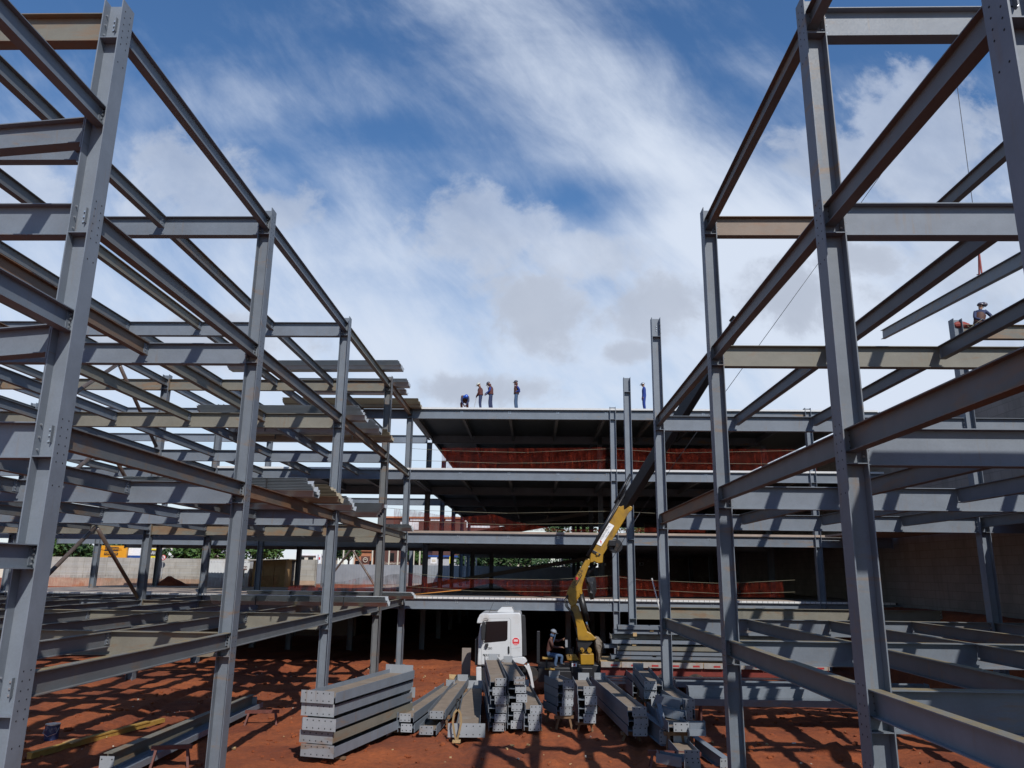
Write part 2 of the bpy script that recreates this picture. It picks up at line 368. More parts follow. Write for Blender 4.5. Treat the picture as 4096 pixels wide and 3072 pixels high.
# ------------------------------------------------------------------ ground
YR = {0: 6.37, 1: 11.13, 2: 18.94, 3: 28.04, 4: 37.27, 5: 44.30, 6: 53.2, 7: 62.2, 8: 71.2, 9: 80.2, 10: 89.2}
XL, XR, CD, CW = -7.1145, 4.4999, .3355, .3625      # avenue faces of the two column lines, column depth, flange width
ST, TOP, BT = 3.6, 14.57, 14.344                    # storey, column top, top of the roof-level beams
LV = {k: BT-ST*(4-k) for k in (1, 2, 3, 4)}
BAY, SEC = 11.35, 2.8375
GH = .55; GB = .24; YH = .35; YB = .17
def gh(x, y):
    def st(a): a = max(0., min(1., a)); return a*a*(3-2*a)
    k = max(st((x-17.0)/2.2), st((-36-x)/2.), st((y-(64.5 if x < -14 else 91.6))/1.2))
    z = 3.45*k
    p = Vector((x*.35, y*.35, 0)); a = .13*noise.noise(p)+.08*noise.noise(p*3.7)+.05*noise.noise(p*11)+.025*noise.noise(p*19)
    if y < 0: a *= .5
    for c0, am, fr, ph in ((-1.2, 1.6, .11, .4), (2.6, 1.2, .16, 2.0), (-11.5, 2.0, .10, 1.0)):   # wheel ruts
        d = abs(x-(c0+am*math.sin(y*fr+ph)))
        for tr in (.95,):
            q = abs(d-tr); a += -.11*math.exp(-(q/.20)**2)+.05*math.exp(-((q-.38)/.14)**2)
    return z+a*(1 if k < .05 else .6)-.02
def ground():
    def axis(lo, hi, parts):
        out = []
        for a, b, s in parts:
            n = max(1, int((b-a)/s)); out += [a+(b-a)*i/n for i in range(n)]
        return out+[parts[-1][1]]
    xs = axis(0, 0, [(-1500, -200, 260), (-200, -60, 20), (-60, -24, 2.), (-24, 22, .22), (22, 60, 2.5), (60, 200, 20), (200, 1500, 260)])
    ys = axis(0, 0, [(-400, -40, 60), (-40, 9, 3), (9, 46, .22), (46, 90, 1.2), (90, 200, 12), (200, 2500, 250)])
    vs = [(x, y, gh(x, y)) for y in ys for x in xs]; nx = len(xs)
    fs = [(j*nx+i, j*nx+i+1, (j+1)*nx+i+1, (j+1)*nx+i) for j in range(len(ys)-1) for i in range(nx-1)]
    b = MB(); b.add(vs, fs); o = b.build('ground', 'red_soil', smooth=True, fix=False); tag(o, kind='structure')
ground()

# ------------------------------------------------------------------ steel frames
def column_mesh(H0, H1, levels, holes=0, side=1):
    """H section: flanges face +-X, web across; origin at the avenue face / near edge; side=-1: web goes to -X"""
    b = MB().use('steel'); t = .018; D = CD; w = CW
    b.bx(0, side*t, 0, w, H0, H1); b.bx(side*(D-t), side*D, 0, w, H0, H1)
    b.bx(side*t, side*(D-t), w/2-.007, w/2+.007, H0, H1-.012)
    for z in levels:
        for zz in (z-GH+.012,):
            b.bx(side*(t+.001), side*(D-t-.001), .004, w/2-.009, zz, zz+.014); b.bx(side*(t+.001), side*(D-t-.001), w/2+.009, w-.004, zz, zz+.014)
    if holes:
        b.use('hole')
        for z in levels:
            for yy in (.10, w-.10):
                for k in range(7): 
                    zz = z+.05-k*.13 if k < 6 else z-.95
                    if zz < H1-.05: b.cyl((-side*.0025, yy, zz), (side*.001, yy, zz), .013, n=8)
            for xx in (.05, .10): 
                for k in range(3): b.cyl((side*(.11+xx), w/2-.0095, z-.10-k*.09), (side*(.11+xx), w/2-.006, z-.10-k*.09), .012, n=8)
    b.use('zinc')
    if holes:
        for z in levels:
            for k in range(3):
                b.cyl((side*.20, w/2-.03, z-.10-k*.09), (side*.20, w/2-.007, z-.10-k*.09), .016, n=6)
                b.cyl((side*(D-t-.025), .09, z-.04-k*.19), (side*(D-t), .09, z-.04-k*.19), .016, n=6)
                b.cyl((side*(D+.0), .09, z-.06-k*.16), (side*(D+.022), .09, z-.06-k*.16), .017, n=6)
    return b
class Frame:
    def __init__(s, name, label): s.e = empty(name, label, 'steel frame'); s.n = 0
    def col(s, x, y, side, H1=TOP, levels=(1, 2, 3, 4), holes=0, H0=-.05, m=None, name='column', base=False):
        b = column_mesh(H0, H1, [LV[k] if isinstance(k, int) else k for k in levels], holes, side)
        if m: b.mats = [m if k == 'steel' else k for k in b.mats]
        o = b.build(name, None, s.e, loc=(x, y, 0))
        o.parent = s.e
        if base:
            MB().bx(side*-.12, side*(CD+.12), -.1, CW+.1, 0, .03).build('base_plate', 'steel', o, loc=(0, 0, 0))
        return o
    def girder(s, x0, x1, y, z, m='steel', name='girder', h=GH, near=True):
        """X-direction beam, web in the middle of the column flange width, x0<x1"""
        yc = y+CW/2; b = MB().use(m)
        L = x1-x0; b.ibeam((0, 0, 0), (L, 0, 0), h, GB, top='edge_rust' if z < 5 else None)
        b.bx(.003, .02, -GB/2-.01, GB/2+.01, -h-.06, .03); b.bx(L-.02, L-.003, -GB/2-.01, GB/2+.01, -h-.06, .03)
        o = b.build(name, None, s.e, loc=(x0, yc, z))
        if near:
            z_ = MB()
            for xe, sg in ((.021, 1), (L-.021, -1)):
                for k in range(4):
                    zz = -.03-k*(h-.1)/3
                    z_.cyl((xe, -.08, zz), (xe+sg*.03, -.08, zz), .017, n=6)
            z_.build('bolts', 'zinc', o)
        return o
    def joist(s, x, y0, y1, z, m='steel', name='joist', cleat=True, h=YH, z1=None):
        if m == 'steel' and random.random() < .55: m = 'steel_brown'
        z1 = z if z1 is None else z1
        b = MB().use(m); a, c = y0+CW/2+.13, y1+CW/2-.13
        if name == 'edge_beam': a, c = y0+CW/2+.01, y1+CW/2-.01
        b.ibeam((0, 0, 0), (0, c-a, z1-z), h, YB, top='edge_rust' if z < 5 else None)
        o = b.build(name, None, s.e, loc=(x, a, z-.004))
        if cleat:
            L = c-a
            for yy, y2, sg in ((.02, .0, -1), (L-.02, L-.05, 1)):
                q = MB().use('steel'); q.bx(.0075, .017, yy-.1, yy+.13 if sg > 0 and name != 'edge_beam' else yy+.02, -h+.05, -.04)
                q.use('zinc')
                for k in range(4):
                    zz = -.07-k*(h-.14)/3; q.cyl((.0165, y2, zz), (.042, y2, zz), .015, n=6)
                q.build('end_cleat', None, o)
        return o
SG, TN, RU = 'steel', 'steel_tan', 'steel_rust'
def left_frame():
    f = Frame('steel_skeleton', 'bare grey steel frame with bundles of decking on it, left of the avenue')
    rows = [(XL, 'a'), (XL-BAY, 'b'), (XL-2*BAY, 'c')]
    for r in (1, 2, 3, 4, 5):
        for i, (x, _) in enumerate(rows):
            if i == 2 and r < 4: continue
            lv = [1, 2, 3, 4]
            f.col(x, YR[r], -1, levels=lv, holes=1 if (i == 0 and r < 4) else 0, m=('steel_brown' if (i == 0 and r == 4) else None), base=(i == 0 and r == 5))
    f.col(XL, YR[0]-.6, -1)
    tan = {(4, 1, 0): TN, (2, 4, 0): TN, (2, 4, 1): TN, (4, 4, 0): TN, (4, 4, 1): TN, (3, 3, 0): TN, (3, 3, 1): TN, (1, 3, 0): TN, (1, 2, 0): TN, (1, 4, 0): TN, (2, 5, 0): TN}
    for k in (1, 2, 3, 4):
        for r in (1, 2, 3, 4, 5):
            for i in range(3):
                xb = XL-BAY*i-CD if i < 2 else XL-BAY*2-CD
                xa = XL-BAY*(i+1)
                if i == 2:
                    if r < 4: continue
                    xa = xb-9
                f.girder(xa, xb, YR[r], LV[k], m=tan.get((k, r, i), SG), near=r < 4)
    # trimmer beam between the first two rows at roof level
    f.girder(XL-BAY-.0, XL-CD/2-SEC-.01, (YR[1]+YR[2])/2, LV[4], near=False)
    jt = {(3, 1, 2): RU, (4, 3, 0): TN, (3, 2, 1): TN, (3, 3, 0): RU, (2, 2, 0): RU, (2, 3, 0): RU, (2, 4, 0): TN, (3, 4, 0): TN, (1, 3, 0): SG, (1, 1, 1): SG, (4, 4, 0): RU, (4, 2, 2): TN, (3, 1, 1): RU, (3, 2, 2): TN}
    for k in (1, 2, 3, 4):
        for r in (1, 2, 3, 4):
            for j in range(0, 9):
                if j in (8,) and r < 3: continue
                if j > 5 and r == 1: continue
                x = XL-CD/2-SEC*j
                f.joist(x, YR[r], YR[r+1], LV[k], m=jt.get((k, r, j), SG), name='edge_beam' if j in (0, 4, 8) else 'joist', cleat=(r < 4 and j < 5))
    for z in (5.34, 8.94, 12.54):
        f.joist(XL-CD/2, YR[0]-.6, YR[1], z, name='edge_beam', cleat=True)
    # sloping ramp girders meeting the first column half-way between floors
    for z, dz in ((12.28, 1.0), (8.68, 1.0)):
        b = MB().use('steel'); L = BAY-CD
        b.ibeam((0, 0, -dz), (L-.02, 0, 0), .46, GB); b.bx(L-.02, L-.003, -.13, .13, -.56, .04)
        b.build('ramp_girder', None, f.e, loc=(XL-BAY, YR[1]+CW/2-.06, z))
    # chevron tube braces
    xb = XL-BAY-CD/2; ym = (YR[3]+YR[4])/2+.18
    for k in (1, 2, 3):
        for y0 in (YR[3]+.45, YR[4]-.1):
            b = MB().cyl((xb, y0, LV[k]+.12), (xb, ym+(-.12 if y0 < ym else .12), LV[k+1]-.5), .085, n=12)
            b.build('brace', 'tube_brace', f.e, smooth=True)
    return f
LF = left_frame()
def right_frame():
    f = Frame('steel_skeleton', 'bare grey steel frame right of the avenue, beside the tall concrete wall')
    X2 = XR+BAY
    f.col(XR, YR[0], 1, H1=15.5, holes=1)
    for r in (1, 2, 3): f.col(XR, YR[r], 1, holes=1, levels=(1, 2, 3, 4))
    f.col(X2, YR[3], 1, levels=(1, 2, 3, 4)); f.col(X2, YR[2], 1); 
    f.col(XR, YR[4], 1, levels=(1, 2, 4), m=None)
    tan = {(4, 2): RU, (3, 2): TN, (1, 4): TN, (4, 1): SG}
    for k in (1, 2, 3, 4):
        for r in (1, 2, 3):
            if k == 4 and r == 3: continue
            f.girder(XR+CD, X2, YR[r], LV[k], m=tan.get((k, r), SG))
        for r in (2, 3): f.girder(X2+CD, X2+CD+3.6, YR[r], LV[k], m=TN if k == 4 else SG, near=False)
    f.girder(XR+CD, X2+3, YR[4], LV[1], m=TN)
    jt = {(2, 2, 0): RU, (2, 1, 0): SG}
    for k in (1, 2, 3, 4):
        f.joist(XR+CD/2, YR[0], YR[1], LV[k], name='edge_beam')
        for r in (1, 2):
            if not (k == 4 and r == 2): f.joist(XR+CD/2, YR[r], YR[r+1], LV[k], m=jt.get((k, r, 0), SG), name='edge_beam')
            for j in (1, 2, 3, 4):
                if k == 4 and not (j == 2 and r == 1): continue
                if k == 3 and j >= 3 and r == 2: continue
                if k == 3 and j == 4: continue
                f.joist(XR+CD/2+SEC*j, YR[r], YR[r+1], LV[k], name='joist' if j < 4 else 'edge_beam')
        if k in (1, 2, 3):
            for j in (2, 4): f.joist(XR+CD/2+SEC*j, YR[0], YR[1], LV[k], name='joist', cleat=False)
    # deck slabs on the right, put in mainly to shade the wall and lower beams
    MB().use('slab').bx(XR+BAY+.5, 20.3, 29, 44.2, LV[2]+.012, LV[2]+.12).bx(16.6, 20.3, 12, 28.9, LV[2]+.012, LV[2]+.12).build('deck_slab', None, f.e)  # second-level slabs by the wall; the nearer strip is added to darken it
    d = MB().use('slab').bx(6.7, 26, 5.9, 7.45, LV[3]+.012, LV[3]+.12).bx(8.6, 26, -26, 5.898, LV[3]+.012, LV[3]+.12); d.build('deck_slab', None, f.e)  # unseen strips added beside and behind the camera, shaped to shade lower right beams
    return f
RF = right_frame()

# ------------------------------------------------------------------ car park building at the back
def corr(b, x0, x1, y0, y1, z, along='Y', p=.30, h=.07, t=.0):
    pass
def back_building():
    f = Frame('decked_building', 'three storey decked steel building closing the avenue, dark inside with red netting'); f.e['category'] = 'building'
    X2 = XR+BAY
    f.col(XR, YR[5], 1)
    f.col(X2, YR[5], 1)
    for r in (6, 7, 8, 9, 10):
        for x, sd in ((XL, -1), (XR, 1), (X2, 1)): f.col(x, YR[r], sd, H1=LV[4]-GH if r > 5 else TOP)
    for x in (XL-BAY, XL-2*BAY):
        for r in (6, 7): f.col(x, YR[r], -1, H1=LV[4]+.2 if (r == 6 and x > -20) else LV[3]-.1, levels=(1, 2, 3))
    for k in (1, 2, 3, 4):
        for r in (5, 6, 7, 8, 9, 10):
            f.girder(XL, XR, YR[r], LV[k], near=False)
            f.girder(XR+CD, X2, YR[r], LV[k], near=False)
            if r == 5: f.girder(X2+CD, X2+CD+4, YR[r], LV[k], near=False)
            if r in (6, 7) and (k < 4 or r == 6): f.girder(XL-BAY*2-3, XL-CD, YR[r], LV[k], near=False)
    for k in (1, 2, 3, 4):
        for j in range(0, 9):
            f.joist(XL+.05+SEC*j*1.0, YR[5], YR[6], LV[k], name='edge_beam' if j in (0, 4, 8) else 'joist', cleat=False)
            if k in (3, 4):
                for r in (6, 7, 8, 9): f.joist(XL+.05+SEC*j, YR[r], YR[r+1], LV[k], cleat=False)
        for j in (0, 1, 2, 3, 4):
            if k in (3, 4): f.joist(XL-CD/2-SEC*j, YR[5], YR[6], LV[k], cleat=False)
    # bolts that fix the joists to the front girders (pairs of nuts on the web)
    b = MB()
    for k in (1, 2, 3, 4):
        for j in range(1, 8):
            for dx in (-.05, .05): 
                for dz in (-.12, -.2): b.cyl((XL+.05+SEC*j+dx, YR[5]+CW/2-.03, LV[k]+dz), (XL+.05+SEC*j+dx, YR[5]+CW/2-.006, LV[k]+dz), .02, n=6)
    b.build('bolts', 'zinc', f.e)
    # decks: ribbed steel sheet with a thin topping; front edge closed by a pale strip
    def deck(name, x0, x1, y0, y1, z, edge='foam_block', th=.11):
        b = MB().use('slab'); b.bx(x0, x1, y0, y1, z+.032, z+th); b.use('deck_under_shade'); b.bx(x0+.01, x1-.01, y0+.01, y1-.01, z+.012, z+.0315)
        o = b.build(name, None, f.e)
        e = MB().use(edge)
        if edge == 'foam_block':
            x = x0
            while x < x1-.1: e.bx(x, x+.27, y0-.02, y0-.002, z+.014, z+th+.002); x += .29
            e.use('hole'); e.bx(x0, x1, y0-.008, y0-.001, z+.02, z+th-.006)
        else: e.bx(x0, x1, y0-.03, y0-.001, z+.012, z+th+.03)
        e.build('deck_edge', None, o)
        return o
    yb = 91.0
    deck('deck_slab', XL-BAY*2-3, X2+4.2, YR[5]+.08, YR[7]+.4, LV[1])
    deck('deck_slab', -14.2, X2+4.2, YR[7]+.41, yb, LV[1])
    deck('deck_slab', XL, X2+4.2, YR[5]+.08, yb, LV[2], 'slab', .10)
    deck('deck_slab', XL-BAY*2-3, XL-.01, YR[6]+.08, YR[7]+.4, LV[2], 'slab', .10)
    deck('deck_slab', XL, X2+4.2, YR[5]+.08, yb, LV[3], 'foam_edge', .09)
    deck('deck_slab', XL-BAY*1.0, XL-.01, YR[5]+.1, YR[6]+.4, LV[3], 'foam_edge', .09)
    deck('deck_slab', XL, X2+4.2, YR[5]+.06, yb, LV[4], 'foam_edge', .085)
    # ramps inside, rising to the right
    for (za, zb, xa, xb, y0) in ((LV[1], LV[2], -11.5, 9.0, 63.0), (LV[2], LV[3], -10.5, 9.0, 63.0)):
        MB().poly([(xa, y0, za-.3), (xb, y0, zb-.3), (xb, y0, zb), (xa, y0, za)], (0, 7.5, 0)).build('ramp', 'concrete', f.e)
    for xa, xb in ((-18.6, -16.2), (-13.8, -16.2)):
        MB().cyl((xa, 70, LV[1]), (xb, 70, LV[2]-.2), .10, n=8).build('brace', 'tube_brace', f.e)
    # extra dark columns seen against the hoarding
    for x, y in ((-18.8, 70.), (-13.6, 70.), (-11.0, 70.), (-3.6, 66.), (-5.2, 66.)): f.col(x, y, 1, H0=LV[1], H1=LV[2]+.1, levels=())
    # dark sheets added to blacken the covered parts on the right, and retaining walls of the basement
    MB().bx(7.0, X2+4.2, 84, 84.25, LV[1]+.12, LV[2]-.02).build('dark_backing', 'tube_brace', f.e)
    MB().bx(12.0, X2+4.2, 84, 84.25, LV[2]+.12, LV[3]-.02).build('dark_backing', 'tube_brace', f.e)
    MB().bx(XL-BAY*2-4, X2+4, yb+.05, yb+.3, -.1, LV[1]-.02).build('basement_wall', 'concrete', f.e)
    MB().bx(XL-BAY*2-3, -14.2, YR[7]+1.2, YR[7]+1.45, -.1, LV[1]+.1).bx(-14.199, -13.95, YR[7]+1.2, yb, -.1, LV[1]+.1).build('basement_wall', 'concrete', f.e)
    for x, y in ((-1.2, 51), (-2.8, 52), (2.1, 50.5), (9, 52), (-12, 52), (-16, 52)): f.col(x, y, 1, H1=LV[1], levels=())
    return f
MAT['foam_edge'] = MAT['foam_block']
BB = back_building()
S.cycles.diffuse_bounces = 2
# level-1 connection beam hanging under the front girder
# tall wall on the right
def side_wall():
    w = empty('concrete_wall', 'tall brownish concrete wall in shade along the right edge of the site', 'wall', (20.4, 0, 0))
    MB().bx(0, .35, 8, 96, 3.2, 14.15).build('wall_face', 'wall_concrete', w)
    MB().bx(-.04, .39, 8, 96, 14.151, 14.27).build('coping', 'far_cream', w)
side_wall()
# ------------------------------------------------------------------ red safety netting and ropes
def lerp_path(P, x):
    for (a, b), (c, d) in zip(P, P[1:]):
        if a <= x <= c: return b+(d-b)*(x-a)/(c-a)
    return P[0][1] if x < P[0][0] else P[-1][1]
def net(label, Y, top, bot, m='red_net', amp=.05):
    """top / bot: outlines along X as (X, z)"""
    x0 = max(top[0][0], bot[0][0]); x1 = min(top[-1][0], bot[-1][0]); n = int((x1-x0)/.07); k = 7
    vs = []; uv = []; rnd = random.Random(int(Y*10+x0*7))
    for i in range(n+1):
        x = x0+(x1-x0)*i/n; a = lerp_path(top, x); c = lerp_path(bot, x)
        for j in range(k+1):
            z = c+(a-c)*j/k
            w = amp*math.sin(x*14+math.sin(x*1.7)*2)*(.5+.5*j/k)+amp*1.5*noise.noise(Vector((x*.9, z*1.3, Y)))
            z += .02*noise.noise(Vector((x*2, j*.4, 3)))
            vs.append((x, Y+w, z)); uv.append((x/.26, z/.21))
    fs = [(i*(k+1)+j, (i+1)*(k+1)+j, (i+1)*(k+1)+j+1, i*(k+1)+j+1) for i in range(n) for j in range(k)]
    b = MB(); b.add(vs, fs); o = b.build('safety_net', m, smooth=True, fix=False)
    ul = o.data.uv_layers.new(name='UVMap')
    for lp in o.data.loops: ul.data[lp.index].uv = uv[lp.vertex_index]
    return tag(o, label, 'safety net', 'red nets along the floor edges')
def pth(pts, Y, f): return [(lambda p: (p.x, p.z))(atY(*f(x, y), Y)) for x, y in pts]
fB = lambda x, y: (1600+.45208*x, 2000+.45208*y)      # reading frames used for outlines
fC = lambda x, y: (1600+.45208*x, 1600+.45208*y)
ident = lambda x, y: (x, y)
YN = YR[5]+.62
net('red plastic net hanging along the edge of the third floor, under the roof', YN,
    pth([(1765, 1791), (2100, 1793), (2440, 1790), (2700, 1795), (3190, 1797), (3260, 1800)], YN, ident), pth([(1765, 1876), (3420, 1890)], YN, ident))
net('red plastic net sagging and draped down along the second floor edge', YN,
    pth([(-60, 75), (90, 85), (330, 130), (560, 150), (700, 140), (820, 125), (900, 150), (1000, 190), (1180, 222), (1400, 258), (1750, 262), (2212, 245), (2700, 258)], YN, fB), pth([(-60, 268), (960, 272), (2700, 288)], YN, fB))
net('red plastic net along the first floor edge, its middle hitched up in a peak', YN,
    pth([(-200, 700), (-100, 660), (65, 648), (300, 690), (600, 700), (790, 692), (830, 703), (1100, 705), (1480, 715), (1740, 680), (1870, 668), (1990, 675), (2100, 695), (2400, 725), (2800, 745), (3050, 735), (3400, 720)], YN, fB),
    pth([(-200, 822), (60, 822), (540, 796), (800, 736), (830, 738), (960, 800), (1100, 848), (3400, 862)], YN, fB))
meshmat('red_net_thin', (.25, .03, .015), .04, .40)
net('thin reddish net before the block wall, left', YR[7]+.3, pth([(190, 2302), (600, 2296), (900, 2312), (1120, 2300)], YR[7]+.3, ident), pth([(190, 2364), (1120, 2368)], YR[7]+.3, ident), 'red_net_thin')
net('thin red net on the first floor between the left columns', YN, pth([(1150, 2345), (1370, 2326), (1497, 2298), (1520, 2292)], YN, ident), pth([(1150, 2366), (1520, 2370)], YN, ident), 'red_net_thin')
def rope(label, pts, r=.010, m='rope', name='rope', cat='rope', group='ropes strung along the floor edges'):
    o = MB().tube([Vector(p) for p in pts], r, 5).build(name, m, smooth=True)
    return tag(o, label, cat, group)
def ropeP(label, pts, Y, **k): return rope(label, [atY(x, y, Y) for x, y in pts], **k)
ropeP('pale rope strung low across the netting of the third floor', [(1645, 1841), (2000, 1853), (2200, 1851), (2435, 1839), (2700, 1852), (3190, 1857)], YN-.08)
ropeP('pale rope strung high across the netting of the third floor', [(1645, 1794), (1800, 1803), (2100, 1810), (2435, 1795), (2700, 1812), (3190, 1802)], YN-.08)
ropeP('pale rope strung above the sagging second floor net', [(1440, 2022), (1640, 2040), (2030, 2053), (2420, 2045), (2560, 2050), (2620, 2053)], YN-.08)
ropeP('pale rope strung low across the second floor net', [(1640, 2084), (2000, 2098), (2430, 2094)], YN-.08)
ropeP('pale rope along the top of the first floor net', [(1630, 2292), (1860, 2314), (2200, 2319), (2440, 2303), (2560, 2320), (2900, 2334), (3180, 2320)], YN-.08)
ropeP('pale rope strung low across the first floor net', [(1630, 2346), (1900, 2364), (2200, 2367), (2440, 2352), (2900, 2375), (3180, 2368)], YN-.08)
ropeP('orange pole leaning on the left end of the first floor net', [(1655, 2378), (1845, 2360)], YN-.3, r=.03, m='sling_orange', name='pole', cat='pole', group=None)

# ------------------------------------------------------------------ bundles of decking sheets
def bundle(label, px, py, z, length, n=6, wid=.92, m='deck', rot=0., step=.045, stag=.03):
    p = atZ(px, py, z); e = empty('decking_bundle', label, 'decking bundle', (p.x, p.y, z+.005), math.radians(rot), 'bundles of decking sheets on the left frame')
    for k in range(n):
        hh = .17; prof = [(0, hh), (.09, hh), (.20, 0), (wid-.20, 0), (wid-.09, hh), (wid, hh)]
        t = .006; P = prof+[(a, c+t) for a, c in reversed(prof)]
        dx = -stag*k+random.uniform(-.05, .05)
        b = MB(); vs = [(x, a, c+k*step) for x in (dx-length, dx) for a, c in P]; N = len(P)
        fs = [(i, (i+1) % N, N+(i+1) % N, N+i) for i in range(N)]
        h = len(prof)
        for o_ in (0, N):
            for i in range(h-1): fs.append((o_+i, o_+i+1, o_+N-2-i, o_+N-1-i))
        b.add(vs, fs); b.build('sheet', m, e)
    if z == LV[4] or n < 5: return e
    for xx in (-length*.25, -length*.75):
        b = MB().bx(xx-.02, xx+.02, -.012, -.002, -.0, n*step+.08); b.bx(xx-.02, xx+.02, -.012, wid+.012, n*step+.082, n*step+.088); b.build('strap', 'hole', e)
    return e
L4, L3, L2, L1 = LV[4], LV[3], LV[2], LV[1]
bundle('long grey bundle of decking sheets, highest of all, crossing the roof beams', 1603, 1473, L4, 8.4, 6, rot=-1.5)
bundle('thin grey decking bundle poking past the fourth column at roof level, upper one', 1632, 1541, L4, 6.5, 5)
bundle('short thin decking bundle poking past the fourth column, just under another', 1620, 1570, L4, 5.5, 5)
bundle('brown dusty bundle of decking beside the roof workers, at roof level', 1683, 1626, L4, 8.0, 8, m='deck_dirty')
bundle('big grey decking bundle on the third floor beams, right behind the third column', 1452, 1677, L3, 6.4, 9, stag=.03)
bundle('grey decking bundle on the third floor, middle one of three staggered bundles', 1514, 1729, L3, 6.5, 9, stag=.03)
bundle('decking bundle on the third floor with the farthest right end, furthest back', 1563, 1760, L3, 7.0, 8, m='deck_dirty', stag=.03)
bundle('grey decking bundle on the second floor beams, nearest and leftmost', 1249, 1985, L2, 5.6, 9, stag=.03)
bundle('brownish decking bundle on the second floor with a rounded staggered end', 1353, 2007, L2, 5.6, 9, m='deck_dirty', stag=.05)
bundle('small decking bundle on the second floor just right of the third column', 1403, 2039, L2, 5.0, 8, stag=.03)
bundle('grey decking bundle on the second floor, ragged end near the fourth column', 1505, 2066, L2, 6.0, 9, stag=-.03)
bundle('flat pale decking bundle on the second floor beside the last column', 1647, 2124, L2, 5.0, 5)
bundle('bright decking bundle on the first floor with a folded brown side', 1549, 2428, L1, 7.5, 6, m='deck')
bundle('long bright decking bundle on the first floor reaching the last column', 1655, 2398, L1, 9.0, 5)

# ------------------------------------------------------------------ beams stacked on the ground
ORD = ['topmost', 'second from top', 'third from top', 'fourth from top', 'fifth from top', 'lowest']
def ground_beam(label, near, far, h=.55, b=.24, plate=(.42, .27), upright=False, m='steel', name='steel_beam', group='steel beams stacked on the ground', roll=0., holes=(3, 2), pshift=0., farplate=True, dust=False):
    """near/far: world points on the middle of the beam's top; lies flat (web level) unless upright"""
    near, far = Vector(near), Vector(far); d = (far-near); L = d.length; d.normalize()
    e = empty(name, label, 'steel beam', near, 0, group)
    e.rotation_euler = (0, 0, 0)
    sd = d.cross(Vector((0, 0, 1))).normalized(); up = sd.cross(d)
    H = h if upright else b
    bb = MB().use(m)
    if upright: bb.ibeam((0, 0, 0), d*L, h, b)
    else: bb.ibeam(Vector((0, 0, 0))-up*(b/2), d*L-up*(b/2), h, b, up=sd, z='mid')
    bo = bb.build('beam_body', None, e)
    if dust: MB().prof(-up*(b/2-.0075)+d*.02, d*(L-.02)-up*(b/2-.0075), [(-h/2+.018, 0), (h/2-.018, 0), (h/2-.018, .003), (-h/2+.018, .003)]).build('web_dust', 'web_dust', bo)
    R = Matrix((sd, d, up)).transposed()
    for q, on in ((0, True), (1, farplate)):
        if not on: continue
        o = (Vector((0, 0, 0)) if q == 0 else d*L)+sd*pshift
        off = -.008 if q == 0 else .008
        c = o+d*off-up*(H/2)+up*(.0 if q == 0 else .12 if not upright else 0)
        pb = MB().use('steel_plate'); pb.box(c, (plate[0], .014, plate[1]), R)
        if q == 0:
            pb.use('hole')
            nx, nz = holes
            for i in range(nx):
                for j in range(nz):
                    xx = (i/(nx-1)-.5)*plate[0]*.72; zz = (j/max(1, nz-1)-.5)*plate[1]*.60
                    cc = c+sd*xx+up*zz; pb.cyl(cc-d*.0085, cc-d*.0075, .019, n=8)
        pb.build('end_plate', None, e)
    return e
def blocks(label, pts, d=(.5, .1, .1), m='wood', group='wooden blocks under the beam stacks'):
    for p in pts:
        o = MB().box((0, 0, d[2]/2), d).build('wood_block', m, loc=p); o.rotation_euler[2] = random.uniform(-.2, .2)
        tag(o, label, 'wood block', group)
def pile(desc, near, far, ztop, zbot, n, h=.55, plate=(.36, .25), mats=('steel',), holes=(3, 2), jit=.045, pj=.07, shift0=.09):
    A = atZ(*near, ztop); B = atZ(*far, ztop); dz = (ztop-zbot)/n
    d = (B-A).normalized(); sd = d.cross(Vector((0, 0, 1)))
    for k in range(n):
        o = sd*random.uniform(-jit, jit)+d*random.uniform(-jit*2, jit*2) if k else Vector((0, 0, 0))
        z = Vector((0, 0, -dz*k)); who = 'lowest' if k == n-1 and n > 1 else ORD[k]
        ground_beam(f'grey beam, {who} of {desc}' if n > 1 else f'grey beam {desc}', A+o+z, B+o+z, h=h, b=min(.26, dz-.02), dust=(k == 0),
                    plate=plate, m=mats[k % len(mats)], holes=holes, pshift=shift0+random.uniform(-pj, pj))
    if zbot > .06:
        for t in (.12, .85):
            p = A+(B-A)*t
            zg = gh(p.x, p.y)
            bm_ = MB().use('bearer'); hh = zbot-zg; bm_.box((0, 0, hh-min(.1, hh)/2), (h+.1, .12, min(.1, hh)))
            if hh > .2:
                for sx in (-1, 1): bm_.prof((sx*h*.35, 0, hh-.1), (sx*h*.5, 0, 0), [(-.035, -.035), (.035, -.035), (.035, .035), (-.035, .035)], up=(0, 1, 0))
            o = bm_.build('wood_block', None, loc=(p.x, p.y, zg)); o.rotation_euler[2] = math.atan2(d.y, d.x)-math.pi/2
            tag(o, f'rough timber bearer under {desc}', 'wood block', 'timber bearers under the beam stacks')
TNM = 'steel_tan'
pile('the tallest left stack with very wide end plates', (1285, 2768), (1608, 2678), 1.80, .08, 5, h=.92, plate=(1.0, .32), mats=('steel', 'steel', 'steel', 'steel_tan', 'steel'), holes=(5, 2), jit=.09, shift0=-.04, pj=.12)
pile('lying lowest and leftmost beside the stack of two', (1515, 2909), (1760, 2762), .30, .03, 1, mats=('steel',), shift0=-.05)
pile('the pair right of the tallest stack', (1622, 2853), (1802, 2731), .64, .05, 2, mats=('steel', 'steel'), shift0=-.03)
pile('resting crosswise with a small plate, left of the strapped beam', (1747, 2842), (1851, 2709), .72, .42, 1, mats=('steel',), plate=(.44, .24), shift0=-.03)
pile('under the crosswise one, left of the strapped beam', (1712, 2903), (1877, 2730), .36, .04, 1, mats=('steel',), plate=(.42, .26), shift0=-.06)
